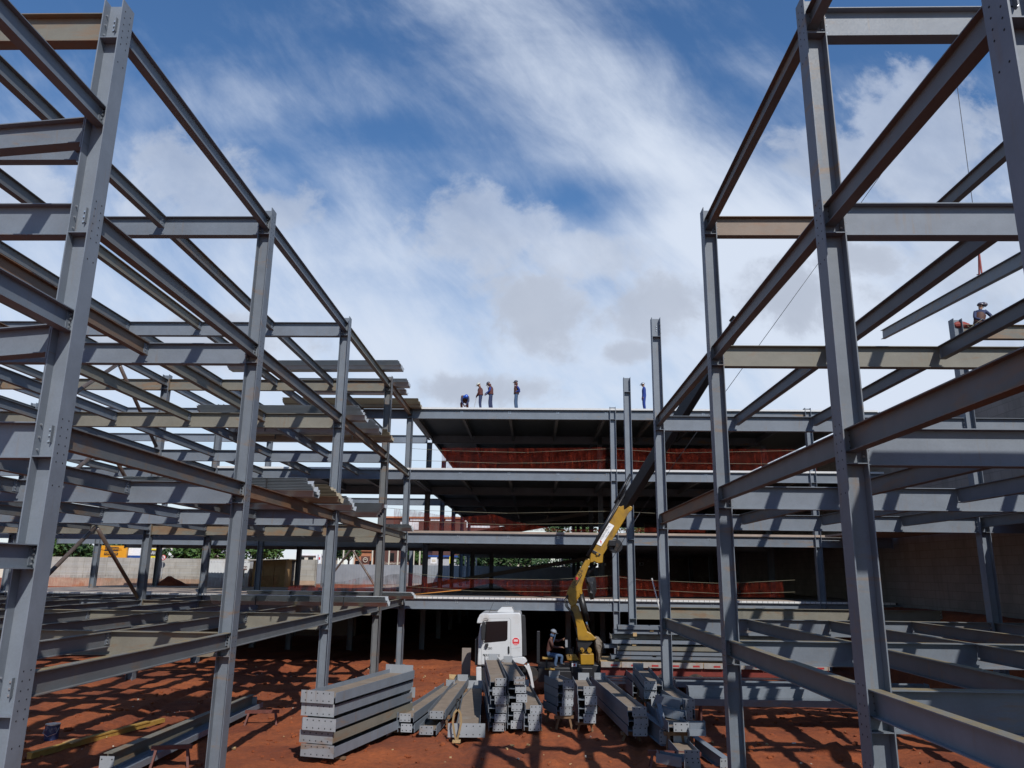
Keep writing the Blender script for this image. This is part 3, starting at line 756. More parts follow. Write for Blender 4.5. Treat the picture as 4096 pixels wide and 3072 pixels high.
pile('wide one with the yellow strap and the longest end plate', (1872, 2903), (1893, 2741), .44, .02, 1, h=.74, plate=(1.14, .40), mats=('steel',), holes=(5, 2), shift0=-.03)
pile('the six high stack in front of the truck cab', (1994, 2712), (1965, 2628), 1.67, .04, 6, mats=('steel', 'steel'))
pile('the six high stack before the cab wheel arch', (2068, 2706), (2024, 2637), 1.67, .04, 6, mats=('steel', 'steel'))
pile('the low stack of three beside the tall pair', (2136, 2822), (2092, 2733), .88, .12, 3, mats=('steel', 'steel'))
pile('the four high stack nearest left of the crane base', (2262, 2722), (2207, 2699), 1.52, .40, 4, plate=(.40, .28))
pile('the four high stack directly below the crane base', (2342, 2746), (2320, 2706), 1.36, .22, 4, plate=(.40, .28), pj=.1)
pile('the slanting stack of three right of the crane', (2545, 2828), (2391, 2705), 1.12, .28, 3, mats=('steel', 'steel', 'steel'), plate=(.44, .28), pj=.04)
# the untidy heap on the right
q6 = lambda x, y: (2300+.46535*x, 2300+.46535*y)
pile('the heap at right, its longest upper pair', q6(950, 1068), q6(735, 930), 1.36, .78, 2, plate=(.42, .30), shift0=.04)
pile('the heap at right, the pair farther back', q6(680, 915), q6(570, 785), 1.60, 1.02, 2, plate=(.40, .26), shift0=-.1)
pile('the heap at right, the dark one under all', q6(930, 1215), q6(700, 1010), .78, .06, 3, plate=(.44, .24))
pile('the dark pile in the middle of the heap at right', q6(885, 1265), q6(690, 1090), 1.02, .70, 1, plate=(.44, .24))
pile('crossing low behind the heap at right', q6(830, 1120), q6(600, 905), 1.15, .60, 2, plate=(.30, .24), mats=('steel_brown', 'steel'))
pile('the heap at right, farthest back near the trailer', q6(560, 865), q6(470, 800), 1.1, .3, 3, plate=(.40, .26))
pile('the small stack at the bottom right of the heap', q6(975, 1508), q6(880, 1405), .52, .02, 2, plate=(.40, .26))
A, B = atZ(*q6(770, 1312), .72), atZ(*q6(585, 1175), .80)
ground_beam('grey beam standing on its flange with a six hole end plate, left of heap', A, B, h=.50, b=.22, plate=(.32, .38), upright=True, holes=(2, 3), farplate=False)
A, B = atZ(*q6(1290, 1570), .25), atZ(*q6(1030, 1385), .45)
ground_beam('grey steel beam running down to the right from the heap', A, B, h=.34, b=.2, plate=(.3, .3), upright=True, farplate=False)
def xbeam(label, a, b, h=.24, fb=.4, m='steel', group='steel beams lying crosswise'):
    a, b = Vector(a), Vector(b); e = empty('steel_beam', label, 'steel beam', a, 0, group)
    MB().use(m).ibeam((0, 0, 0), b-a, h, fb, up=(0, 0, 1)).build('beam_body', None, e)
    q = MB().use('steel')
    for t in (-.008, (b-a).length+.008):
        d = (b-a).normalized(); q.box(d*t+Vector((0, 0, -h/2)), (.012, fb+.05, h+.08))
    q.build('end_plate', None, e)
    return e
def xflat(label, a, b, h=.5, fb=.22, m='steel', group='steel beams lying crosswise', fork=False):
    """lies flat, flange face towards the viewer, running along X"""
    a, b = Vector(a), Vector(b); e = empty('steel_beam', label, 'steel beam', a, 0, group)
    d = (b-a).normalized(); sd = d.cross(Vector((0, 0, 1))).normalized()
    MB().use(m).ibeam(Vector((0, 0, -fb/2)), b-a-Vector((0, 0, fb/2)), h, fb, up=sd, z='mid').build('beam_body', None, e)
    for t in (-.009, (b-a).length+.009): MB().box(d*t+Vector((0, 0, -fb/2)), (.012, h*.8, fb+.06)).build('end_plate', 'steel', e)
    return e
A, B = atY(*q6(712, 1025), 25.2), atY(*q6(925, 1075), 24.6); xflat('short grey beam lying across the heap, upper of two', A, B, .3, .24, group=None)
A, B = atY(*q6(735, 1125), 24.6), atY(*q6(945, 1175), 24.2); xflat('short grey beam lying across the heap, lower of two', A, B, .3, .24, group=None)
A, B = atY(*q6(712, 1520), 20.6), atY(*q6(930, 1560), 20.3); xflat('short dark beam at the foot of the heap, bottom right of the avenue', A, B, .3, .22, group=None)
A, B = atZ(*q6(770, 1298), .80), atZ(*q6(722, 1105), 1.30)
ground_beam('short shiny flange piece leaning upright on the heap', A, B, h=.22, b=.14, plate=(.18, .05), upright=True, farplate=False, holes=(2, 1))
A, B = atY(*q6(975, 1262), 23.4), atY(*q6(1108, 1262), 23.4); xflat('stubby grey beam end right of the heap, upper', A, B, .3, .17, group=None)
A, B = atY(*q6(975, 1318), 23.2), atY(*q6(1112, 1318), 23.2); xflat('stubby grey beam end right of the heap, lower', A, B, .3, .17, group=None)
# long beams on trestles, crosswise on the right
for i, (px0, px1, py, Y, hh, lab) in enumerate(((2750, 3700, 2745, 29.2, .38, 'long grey beam on trestles right of the heap, upper'), (2758, 3720, 2790, 28.6, .22, 'long grey beam on trestles right of the heap, lower'),
                                               (2700, 3650, 2722, 30.6, .2, 'dark pipe-like beam behind the trestle beams'))):
    A = atY(px0, py, Y); B = Vector((A.x+(px1-px0)/103, Y, A.z)); xflat(lab, A, B, .5, hh, group=None)
def trestle(label, p, w=1.1, h=.5, rz=0.):
    e = empty('trestle', label, 'trestle', p, rz, 'rusty trestles under the beams')
    MB().bx(-w/2, w/2, -.05, .05, h-.1, h).build('top_rail', 'trestle', e)
    for sx in (-1, 1):
        for sy in (-1, 1):
            b = MB().prof((sx*(w/2-.12), sy*.03, h-.1), (sx*(w/2-.04), sy*.22, 0), [(-.03, -.03), (.03, -.03), (.03, .03), (-.03, .03)], up=(1, 0, 0)); b.build('leg', 'trestle', e)
    return e
def tr_at(label, px, py, w, h, rz=0.):
    p = atZ(px, py, 0.); p.z = gh(p.x, p.y); return trestle(label, p, w, h, rz)
tr_at('rusty trestle under the right ends of the crosswise beams', 2868, 2905, 1.3, .75, .1)
tr_at('rusty trestle below the loose beam, bottom left', 680, 3065, 1.0, .55, .3)
tr_at('rusty trestle left of the tallest stack of beams', 1045, 2895, 1.1, .45, .2)
tr_at('rusty trestle at the bottom edge below the heap', 2700, 3075, 1.4, .45, -.1)
# loose beams on the ground at the left
A, B = atZ(432, 3012, .58), atZ(1010, 2778, .58); ground_beam('long brownish beam standing on its flange, bottom left, end plate with four holes', A, B, h=.5, b=.22, plate=(.36, .36), upright=True, m='steel_tan', holes=(2, 2), group=None)
A, B = atZ(470, 3074, .30), atZ(1030, 2808, .30); ground_beam('long grey beam lying flat beside the upright brownish one, bottom left', A, B, h=.42, b=.16, plate=(.05, .05), group=None, farplate=False, holes=(2, 1))
def plankbeam():
    A, B = atZ(120, 3004, .22), atZ(655, 2862, .22)
    e = empty('timber_beam', 'long yellow timber beam lying on red soil, bottom left', 'timber', A)
    MB().prof((0, 0, 0), B-A, [(-.07, -.2), (.07, -.2), (.07, -.08), (-.07, -.08)]).build('beam_body', 'wood_yellow', e)
    MB().prof((0, 0, -.06), (B-A)*.86+Vector((0, 0, -.06)), [(-.09, -.019), (.09, -.019), (.09, .02), (-.09, .02)]).build('top_board', 'wood_yellow', e)
    C = (B-A)*.26; MB().box(C+Vector((0, .1, -.05)), (.3, .5, .04)).build('cleat_board', 'plywood', e)
    tag(e, None, None)
plankbeam()
def bucket():
    p = atZ(203, 2962, 0); p.z = gh(p.x, p.y); e = empty('paint_bucket', 'dented blue and silver paint bucket behind the yellow timber beam', 'bucket', p)
    MB().cyl((0, 0, 0), (0, 0, .42), .19, .20, 20).build('can', 'bucket_blue', e, smooth=False)
    MB().cyl((0, 0, .42), (0, 0, .445), .208, .208, 20).build('rim', 'zinc', e)
    MB().tube([(-.205, 0, .36), (-.2, -.12, .2), (0, -.21, .12), (.2, -.12, .2), (.205, 0, .36)], .007).build('handle', 'zinc', e)
bucket()
def sling():
    p = atZ(1826, 2968, .02); e = empty('lifting_strap', 'yellow lifting strap looped over the wide beam end plate', 'strap', p)
    for s in (-1, 1):
        pts = [(0, 0, 0), (s*.07, -.02, .25), (s*.13, 0, .55), (s*.10, .02, .8), (0, .05, .93)]
        b = MB()
        for a, c in zip(pts, pts[1:]): b.prof(a, c, [(-.03, -.005), (.03, -.005), (.03, .005), (-.03, .005)], up=(0, 1, 0))
        b.build('strap_side', 'strap_tan', e)
    MB().tube([(0, .05, .90), (.07, .05, 1.05), (.05, .05, 1.22), (-.03, .05, 1.2), (-.05, .05, 1.0), (0, .05, .9)], .018).build('hook', 'rubber', e, smooth=True)
    MB().box((0, 0, .02), (.24, .2, .06)).build('block', 'wood', e)
sling()
def rubble():
    b = MB(); rnd = random.Random(3)
    for _ in range(900):
        x = rnd.uniform(-16, 12); y = rnd.uniform(15, 44); r = rnd.choice((.015, .02, .03, .045, .06)) if rnd.random() < .97 else .1
        z = gh(x, y); b.use(rnd.choice(('red_soil',)*5+('far_cream', 'wood', 'red_soil', 'wood') if r < .05 else ('red_soil',)))
        R = Matrix.Rotation(rnd.uniform(0, 3), 3, 'Z') @ Matrix.Rotation(rnd.uniform(-.5, .5), 3, 'X')
        b.box((x, y, z+r*.3), (r*rnd.uniform(1, 3), r*rnd.uniform(.8, 1.6), r), R)
    for _ in range(500):
        x = rnd.uniform(-16, 12); y = rnd.uniform(16, 44); r = rnd.uniform(.04, .11); z = gh(x, y)
        R = Matrix.Rotation(rnd.uniform(0, 3), 3, 'Z') @ Matrix.Rotation(rnd.uniform(-.9, .9), 3, 'X')
        b.use('red_soil').sph((x, y, z+r*.15), (r, r*rnd.uniform(.6, 1), r*rnd.uniform(.4, .8)), 6, 4, R)
    o = b.build('rubble', None); tag(o, 'small clods, chips and bits of litter scattered over the red soil', 'rubble', kind='stuff')
rubble()
def mound(label, c, r, h, seed):
    n = 36; vs = [(0, 0, h)]; fs = []
    for j in range(1, 9):
        for i in range(n):
            a = 2*math.pi*i/n; q = j/8; rr = (1+.25*noise.noise(Vector((math.cos(a)*1.5, math.sin(a)*1.5, seed))))
            x = math.cos(a)*r[0]*q*rr; y = math.sin(a)*r[1]*q*rr
            z = h*(1-q)**1.1*(1+.5*noise.noise(Vector((x*1.2, y*1.2, seed+3))))+.12*noise.noise(Vector((x*3, y*3, seed)))-.12*q
            vs.append((x, y, z))
    for i in range(n): fs.append((0, 1+i, 1+(i+1) % n))
    for j in range(7):
        for i in range(n): fs.append((1+j*n+i, 1+(j+1)*n+i, 1+(j+1)*n+(i+1) % n, 1+j*n+(i+1) % n))
    o = MB().add(vs, fs).build('soil_heap', 'red_soil', smooth=True, loc=c); tag(o, label, 'soil heap')
mound('heap of dark red soil in front of the block wall', (atY(625, 2340, 60.5).x, 62.9, 3.4), (2.6, 1.0), 1.0, 5)
mound('low heap of red soil left of the truck cab', (-2.9, 41.5, -.05), (2.2, 1.6), .45, 9)
mound('low heap of red soil beside the heap of steel beams', (8.9, 24.5, -.05), (1.6, 1.0), .4, 12)
mound('long ridge of red soil under the left edge of the deck', (-13.0, 42.0, -.1), (3.2, 1.4), .4, 15)
# planks leaning left of the cab
def planks():
    for i, (px, py, L, rz, zz) in enumerate(((1868, 2660, 1.6, .15, .34), (1872, 2668, 1.5, .05, .24), (1862, 2676, 1.7, .25, .14))):
        p = atY(px, py, 37.2); z = gh(p.x, p.y)
        o = MB().box((0, 0, 0), (L, .5, .06)).build('plank', 'wood', loc=(p.x, 37.2, z+zz)); o.rotation_euler = (0.25, .06, rz)
        tag(o, ('top', 'middle', 'lowest')[i]+' rough plank of the small stack left of the truck cab', 'plank', 'planks stacked left of the cab')
    p = atY(1864, 2660, 38.5); o = MB().box((0, 0, .75), (.42, .05, 1.5)).build('board', 'concrete', loc=(p.x, 38.5, 0)); o.rotation_euler = (-.08, 0, 0)
    tag(o, 'dusty board standing upright in the dark left of the truck cab', 'board')
planks()
# ------------------------------------------------------------------ crane cables, hanging beam
bt = atY(3820, 278, 25.0)                                   # boom tip
hb = atY(3922, 1102, 25.0)
def hanging():
    A = atY(3530, 1322, 37.0); B0 = hb+(hb-A)*.75
    A2 = A; d = (B0-A2)
    e = empty('hoisted_beam', 'grey steel beam hanging from the crane by a red sling', 'steel beam', A2)
    MB().use('steel').ibeam((0, 0, 0), d, .44, .2).build('beam_body', None, e)
    s = empty('hoist_cable', 'thin crane cable with red sling holding the hanging beam', 'cable', hb)
    t = hb+Vector((0, 0, .08)); k = atY(3915, 1000, 25.0)
    MB().tube([k-hb, bt-hb], .012, 6).build('wire_rope', 'wire', s)
    for q in (-.16, .16): MB().cyl(k-hb, Vector((q*.3, q, .02)), .03, n=6).build('sling_leg', 'red_sling', s)
    MB().bx(-.12, .12, -.02, .02, .02, .04).build('sling_loop', 'red_sling', s)
    MB().sph(k-hb, .05).build('hook', 'red_sling', s)
hanging()
rope('thin dark guy wire running from the crane boom tip down to its base', [bt, atY(3272, 1055, 27.5), atY(2901, 1568, 30), atY(2560, 2050, 32.3), atY(2440, 2250, 33.2)], .011, 'wire', 'guy_wire', 'cable', None)
# ------------------------------------------------------------------ crane truck
YT = 34.3
def truck():
    g = atY(2000, 2755, YT); e = empty('crane_truck', 'white flatbed truck with a yellow loader crane, parked across the avenue', 'truck', (g.x, YT, 0))
    O = Vector((g.x, YT, 0))
    f7 = lambda x, y: atY(1850+.24116*x, 2380+.24116*y, YT)-O
    W_ = 2.35
    def P(name, pts, m, par, y0=0., dep=None, bevel=.0, f=f7):
        b = MB(); q = [f(x, y)+Vector((0, y0, 0)) for x, y in pts]; b.poly(q, (0, dep if dep is not None else W_, 0))
        return b.build(name, m, par, bevel=bevel)
    cab = P('cab', [(300, 470), (264, 680), (246, 1165), (380, 1170), (575, 1165), (640, 1100), (740, 1048), (990, 1028), (986, 700), (972, 330), (945, 292), (560, 300), (330, 306), (300, 330)], 'white_paint', e, bevel=.05)
    P('sun_visor', [(236, 468), (250, 400), (288, 322), (330, 302), (420, 300), (422, 392), (345, 400), (330, 468)], 'white_paint', e, -.03, W_+.06, bevel=.03)
    P('bumper', [(222, 1195), (312, 1190), (316, 1490), (226, 1450)], 'white_paint', e, -.02, W_+.04, bevel=.04)
    P('step_panel', [(318, 1215), (400, 1215), (400, 1420), (320, 1420)], 'black_plastic', e, .05, W_-.1)
    P('front_grille', [(200, 740), (247, 740), (243, 1180), (196, 1170)], 'black_plastic', e, .25, W_-.5, bevel=.02)
    door = P('door', [(425, 386), (775, 384), (800, 420), (802, 1026), (700, 1050), (620, 1090), (560, 1148), (316, 1148), (316, 800), (345, 520)], 'white_paint', cab, -.018, .02, bevel=.008)
    def loop(pts, w, y0, m, nm, par):
        b = MB(); q = [f7(*p)+Vector((0, y0, 0)) for p in pts]; b.tube(q+[q[0]], w, 5); return b.build(nm, m, par)
    loop([(425, 386), (775, 384), (800, 420), (802, 1026)], .006, -.012, 'black_plastic', 'door_seal', door)
    P('window', [(392, 440), (750, 428), (746, 735), (712, 762), (360, 796), (378, 560)], 'glass_dark', door, -.026, .008, bevel=.004)
    P('handle', [(752, 860), (765, 846), (780, 860), (782, 960), (770, 976), (754, 962)], 'black_plastic', door, -.06, .042, bevel=.006)
    P('side_crease', [(580, 925), (600, 915), (965, 862), (965, 868), (600, 924)], 'far_grey', cab, -.004, .004)
    wsc = P('windscreen_pillar', [(285, 640), (300, 500), (330, 480), (316, 800), (300, 900), (262, 960)], 'far_grey', cab, -.004, .0045)
    # mirror
    mi = P('mirror', [(318, 520), (335, 440), (385, 440), (392, 560), (372, 740), (325, 735)], 'black_plastic', cab, -.36, .22, bevel=.02)
    b = MB(); b.tube([f7(430, 410)+Vector((0, -.01, 0)), f7(350, 425)+Vector((0, -.3, 0)), f7(325, 560)+Vector((0, -.34, 0)), f7(325, 720)+Vector((0, -.3, 0)), f7(375, 790)+Vector((0, -.01, 0))], .014, 6); b.build('mirror_arm', 'black_plastic', cab)
    P('small_mirror', [(380, 800), (430, 800), (432, 835), (410, 870), (382, 850)], 'black_plastic', cab, -.14, .1, bevel=.01)
    P('roof_deflector', [(565, 280), (640, 210), (812, 210), (846, 282), (836, 298), (570, 298)], 'white_paint', e, .45, 1.3, bevel=.05)
    P('air_intake', [(974, 330), (1030, 342), (1045, 400), (1064, 1010), (1004, 1010), (988, 700)], 'black_plastic', e, .1, .5, bevel=.02)
    P('cab_back', [(985, 380), (1000, 380), (1020, 1150), (985, 1150)], 'black_plastic', e, .65, 1.6)
    P('fender', [(640, 1105), (745, 1048), (1000, 1026), (1040, 1040), (1074, 1098), (1015, 1152), (960, 1140), (880, 1118), (800, 1100)], 'white_paint', e, -.05, .45, bevel=.02)
    P('mud_flap', [(1015, 1156), (1060, 1175), (1078, 1140), (1105, 1150), (1150, 1290), (1190, 1540), (1146, 1540), (1118, 1370), (1070, 1240)], 'white_paint', e, -.03, .4, bevel=.015)
    an = MB().cyl(f7(430, 300)+Vector((0, .5, 0)), f7(505, 130)+Vector((0, .5, 0)), .008, n=5); an.build('antenna', 'black_plastic', e)
    c = f7(885, 770); st = empty('sticker', None, None); st.parent = cab; st.location = c+Vector((0, -.004, 0))
    R8 = .175; 
    MB().poly([(R8*math.cos(a), 0, R8*math.sin(a)) for a in [math.pi/8+k*math.pi/4 for k in range(8)]], (0, .003, 0)).build('sticker_plate', 'sign_white', st)
    MB().poly([(R8*.93*math.cos(a), -.0025, R8*.93*math.sin(a)) for a in [math.pi/8+k*math.pi/4 for k in range(8)]], (0, .002, 0)).build('sticker_face', 'sign_red', st)
    b = MB()
    for k, w in ((.065, .085), (.035, .09), (.005, .09), (-.105, .085)): b.bx(-w, w, -.005, -.003, k-.009, k+.009)
    b.build('sticker_print', 'sign_white', st)
    def T(body, x, y, size, m='black_plastic'):
        text3d(body, size, 'lettering', m, cab, Matrix.Translation(f7(x, y)+Vector((0, -.024, 0))) @ FACE, .002)
    T('24-280', 420, 885, .13); T('FERROARTE', 478, 1002, .135); T('17  3  00', 480, 1068, .11)
    P('emblem', [(345, 985), (372, 990), (380, 1060), (372, 1040), (362, 1010)], 'black_plastic', cab, -.024, .004)
    # wheels
    def wheel(x, y, r=.5, w=.34):
        t = empty('wheel', None, None, (x, y, r+.4*0-.02)); t.parent = e
        b = MB(); n = 28; prof = [(r*.55, 0), (r*.9, 0), (r, .05), (r, w-.05), (r*.9, w), (r*.55, w)]
        vs = [(rr*math.cos(a), yy, rr*math.sin(a)) for a in [2*math.pi*i/n for i in range(n)] for rr, yy in prof]; k = len(prof)
        fs = [(i*k+j, i*k+j+1, ((i+1) % n)*k+j+1, ((i+1) % n)*k+j) for i in range(n) for j in range(k-1)]
        b.add(vs, fs); b.build('tyre', 'rubber', t, smooth=False)
        MB().cyl((0, .07, 0), (0, w-.02, 0), r*.56, r*.5, 20).cyl((0, -.01, 0), (0, .08, 0), .13, .15, 12).build('rim', 'far_grey', t)
        return t
    xw = f7(850, 1400).x
    wheel(xw, .04); wheel(xw, W_-.36)
    for xx in (6.9, 8.2):
        wheel(xx, .04); wheel(xx, W_-.36)
    # chassis
    MB().use('crane_black').bx(xw-.8, 11.6, .75, .95, .75, 1.02).bx(xw-.8, 11.6, 1.5, 1.7, .75, 1.02).build('chassis', None, e)
    MB().use('crane_black').bx(1.6, 3.9, .1, 2.2, .55, 1.15).build('frame_box', None, e, bevel=.03)
    MB().cyl((1.35, .12, .85), (1.35, .7, .85), .27, n=20).build('air_tank', 'rubber', e, smooth=False)
    MB().bx(2.3, 3.4, .02, .1, .5, 1.02).build('tool_box', 'crane_black', e, bevel=.02)
    # flat bed (right of the crane) with red and white side rail
    fk = lambda x, y: atY(x, y, YT)-O
    x0 = fk(2404, 2650).x; x1 = x0+9.5; zt = fk(2404, 2646).z; zb = fk(2404, 2668).z
    MB().bx(x0, x1, -.0, 2.5, zb+.02, zt-.01).build('bed_floor', 'wood', e)
    b = MB().use('trailer_white'); x = x0
    while x < x1: b.bx(x, min(x+.82, x1), -.035, -.001, zb, zt); x += .86
    bedr = b.build('side_rail', None, e)
    b = MB().use('red_reflector'); x = x0+.4
    while x < x1-.3: b.bx(x, x+.28, -.041, -.036, zb+.05, zb+.12); x += .86
    b.build('reflectors', None, bedr)
    z2 = fk(2404, 2701).z; z3 = fk(2404, 2722).z
    MB().bx(x0, x1, .1, 2.4, z2, zb-.02).build('bed_frame', 'trailer_red', e)
    MB().use('trailer_white').bx(x0, x1, -.03, .05, z2-.075, z2-.01).bx(x0, x1, -.03, .05, z2-.19, z2-.11).bx(x0, x1, -.04, .06, z3-.12, z3-.02).build('guard_rail', None, e)
    # ---- crane
    fk = lambda x, y: atY(2200+.5423*x, 1900+.5423*y, YT+.9)-O
    cr = empty('loader_crane', None, None, (0, 0, 0)); cr.parent = e
    def C(name, pts, m, y0, dep, bevel=.02, par=cr): return P(name, pts, m, par, y0, dep, bevel, fk)
    C('crane_base', [(218, 1312), (315, 1310), (318, 1388), (222, 1388)], 'crane_yellow', -.55, 1.4, .02)
    C('base_skirt', [(150, 1385), (318, 1388), (380, 1400), (380, 1500), (150, 1500)], 'crane_black', -.5, 1.3)
    C('control_box', [(112, 1318), (130, 1310), (185, 1312), (205, 1345), (200, 1352), (160, 1352), (120, 1350)], 'crane_yellow', -.9, .4, .02)
    ct = C('control_panel', [(150, 1355), (192, 1355), (192, 1440), (152, 1440)], 'crane_black', -.95, .3, .01)
    pl = C('panel_label', [(153, 1368), (190, 1368), (190, 1395), (153, 1395)], 'sign_white', -.955, .004, 0)
    C('label_mark', [(165, 1372), (178, 1372), (178, 1390), (165, 1390)], 'sign_red', -.960, .004, 0)
    for x, y in ((230, 1282), (284, 1282)):
        c = fk(x, y); MB().cyl(c+Vector((0, -.62, 0)), c+Vector((0, -.40, 0)), .095, n=18).build('hose_reel', 'crane_yellow', cr)
        MB().cyl(c+Vector((0, -.40, 0)), c+Vector((0, .3, 0)), .05, n=12).build('pin', 'crane_black', cr)
    b = MB(); rnd = random.Random(5)
    for k in range(14):
        c = fk(140+rnd.uniform(0, 90), 1300); c.y = -.2+rnd.uniform(0, .5); b.cyl(c, c+Vector((rnd.uniform(-.05, .05), 0, rnd.uniform(.12, .26))), .016, n=5)
    b.build('control_levers', 'crane_black', cr)
    C('mast', [(195, 1215), (205, 1205), (270, 1190), (300, 1180), (312, 1235), (240, 1312), (205, 1300)], 'crane_black', -.2, .75)
    C('mast_column', [(150, 968), (188, 952), (208, 965), (245, 1080), (272, 1150), (300, 1165), (325, 1190), (345, 1200), (320, 1215), (270, 1218), (205, 1215), (195, 1165), (180, 1110)], 'crane_yellow', -.30, .52, .03)
    for (x, y) in ((190, 1050), (186, 1030), (200, 1075)):
        c = fk(x, y); MB().box(c+Vector((.05, -.31, 0)), (.18, .03, .02), Matrix.Rotation(.5, 3, 'Y')).build('rib', 'crane_yellow', cr)
    kn = C('knee_arm', [(122, 872), (140, 832), (250, 642), (268, 616), (290, 620), (292, 648), (262, 730), (238, 800), (232, 838), (236, 872), (205, 910), (190, 955), (160, 972), (142, 950), (128, 905)], 'crane_yellow', -.34, .60, .03)
    C('knee_plate', [(150, 870), (225, 835), (228, 870), (175, 930), (155, 915)], 'crane_yellow', -.37, .03, .01)
    for x, y in ((138, 880), (160, 955), (226, 868), (330, 630), (345, 585)):
        c = fk(x, y); MB().cyl(c+Vector((0, -.40, 0)), c+Vector((0, .36, 0)), .055, n=14).build('pin', 'crane_yellow', cr)
    C('outer_arm', [(292, 618), (300, 560), (320, 545), (488, 262), (486, 236), (500, 230), (512, 238), (560, 220), (602, 240), (598, 262), (578, 280), (388, 590), (384, 648), (352, 652), (322, 640), (292, 648)], 'crane_yellow', -.32, .56, .025)
    C('arm_collar', [(310, 552), (370, 585), (360, 602), (302, 568)], 'crane_black', -.36, .64, .01)
    sp = C('sign_plate', [(331, 508), (428, 354), (468, 378), (372, 527)], 'sign_white', -.345, .022, 0)
    a = fk(372, 470)+Vector((.0, -.362, 0)); d = fk(428, 354)-fk(331, 508); ang = math.atan2(d.z, d.x)
    text3d('FERROARTE', .135, 'lettering', 'far_grey', cr, Matrix.Translation(fk(402, 428)+Vector((0, -.352, 0))) @ Matrix.Rotation(-ang, 4, 'Y') @ FACE, .003)
    text3d('(17) 3 00', .075, 'lettering', 'far_grey', cr, Matrix.Translation(fk(418, 440)+Vector((0, -.352, 0))) @ Matrix.Rotation(-ang, 4, 'Y') @ FACE, .003)
    C('emblem', [(362, 480), (376, 492), (372, 512)], 'sign_red', -.352, .004, 0)
    d = fk(222, 715)-fk(168, 815); ang = math.atan2(d.z, d.x)
    text3d('LUNA AL6', .19, 'lettering', 'crane_black', cr, Matrix.Translation(fk(198, 765)+Vector((0, -.345, 0))) @ Matrix.Rotation(-ang, 4, 'Y') @ FACE, .004)
    c = fk(193, 762); MB().cyl(c+Vector((0, -.352, 0)), c+Vector((0, -.343, 0)), .07, n=16).build('round_badge', 'sign_red', cr)
    c0 = fk(188, 815); c1 = fk(232, 735); MB().prof(c0+Vector((0, -.345, 0)), c1+Vector((0, -.345, 0)), [(-.003, -.02), (.003, -.02), (.003, .02), (-.003, .02)]).build('stripe', 'crane_black', cr)
    # telescoping black boom: real direction to the tip over the right frame
    base = O+fk(545, 240)+Vector((0, -.05, 0)); q = atY(2955, 1290, 29.9)
    tip = bt
    dd = (q-base); 
    def boxseg(a, c, w, h, m, name):
        b = MB().prof(a-O, c-O, [(-w/2, -h/2), (w/2, -h/2), (w/2, h/2), (-w/2, h/2)]); return b.build(name, m, cr, bevel=.02)
    s1 = base+dd*.22; 
    boxseg(base-dd*.06, q, .40, .46, 'crane_black', 'boom_section')
    boxseg(q-dd*.01, q+(tip-q)*.5, .24, .27, 'crane_black', 'boom_section'); boxseg(q+(tip-q)*.5, tip, .16, .19, 'crane_black', 'boom_section')
    bdir = dd.normalized(); sdv = bdir.cross(Vector((0, 1, 0))).normalized()
    MB().box(q-O, (.72, .5, .08), Matrix((sdv, Vector((0, 1, 0)), bdir)).transposed()).build('boom_bracket', 'crane_black', cr)
    # ram and hose pack left of the boom
    for (a, c, r, m) in (((272, 600), (505, 190), .075, 'crane_black'), ((300, 560), (560, 120), .045, 'crane_black'), ((470, 215), (585, 0), .05, 'crane_black'), ((505, 190), (600, 10), .03, 'crane_black'), ((285, 590), (495, 215), .03, 'rubber')):
        MB().cyl(fk(*a)+Vector((0, -.42, 0)), fk(*c)+Vector((0, -.35, 0)), r, n=10).build('boom_ram', m, cr, smooth=True)
    MB().cyl(fk(262, 1050)+Vector((0, .35, 0)), fk(294, 1168)+Vector((0, .35, 0)), .055, n=12).build('ram_rod', 'chrome', cr, smooth=True)
    MB().cyl(fk(225, 870)+Vector((0, .38, 0)), fk(275, 1080)+Vector((0, .38, 0)), .15, n=14).build('ram_cylinder', 'crane_black', cr, smooth=True)
    MB().cyl(fk(262, 745)+Vector((0, .05, 0)), fk(345, 655)+Vector((0, .05, 0)), .07, n=12).build('ram_cylinder', 'crane_black', cr, smooth=True)
    for k in range(3): MB().tube([fk(128+k*4, 880)+Vector((0, -.36, 0)), fk(104+k*8, 920)+Vector((0, -.42, 0)), fk(112+k*8, 965)+Vector((0, -.42, 0)), fk(150+k*8, 1010)+Vector((0, -.36, 0)), fk(185+k*4, 1120)+Vector((0, -.34, 0)), fk(200, 1200)+Vector((0, -.3, 0))], .018).build('hose', 'rubber', cr, smooth=True)
    c = fk(476, 525); rl = empty('winch', None, None); rl.parent = e; rl.location = c
    MB().cyl((.02, -.35, 0), (.02, -.30, 0), .30, n=22).cyl((.02, .02, 0), (.02, .07, 0), .30, n=22).cyl((.02, -.30, 0), (.02, .02, 0), .2, n=18).build('drum', 'crane_black', rl)
    MB().box((-.14, -.36, .12), (.3, .3, .26)).build('winch_motor', 'crane_black', rl, bevel=.02)
    MB().cyl((.06, -.36, -.05), (.06, -.355, -.05), .17, n=18).build('drum_face', 'rubber', rl)
    # tarpaulin bag and covered bundle
    def bag(nm, pts, m, y0, dep, seed):
        b = MB(); q = [fk(x, y) for x, y in pts]; n = len(q); cen = sum(q, Vector())/n; K = 5; vs = []
        for k in range(K):
            t = k/(K-1); sc = .25+.75*math.sin(math.pi*(.12+.76*t))
            for p_ in q:
                v = cen+(p_-cen)*sc; v = v+Vector((0, y0+dep*t, 0)); v += Vector((noise.noise(v*5+Vector((seed, 0, 0))), noise.noise(v*4+Vector((0, seed, 0))), noise.noise(v*6)))*.10; vs.append(v)
        fs = [(k*n+i, k*n+(i+1) % n, (k+1)*n+(i+1) % n, (k+1)*n+i) for k in range(K-1) for i in range(n)]+[tuple(range(n-1, -1, -1)), tuple((K-1)*n+i for i in range(n))]
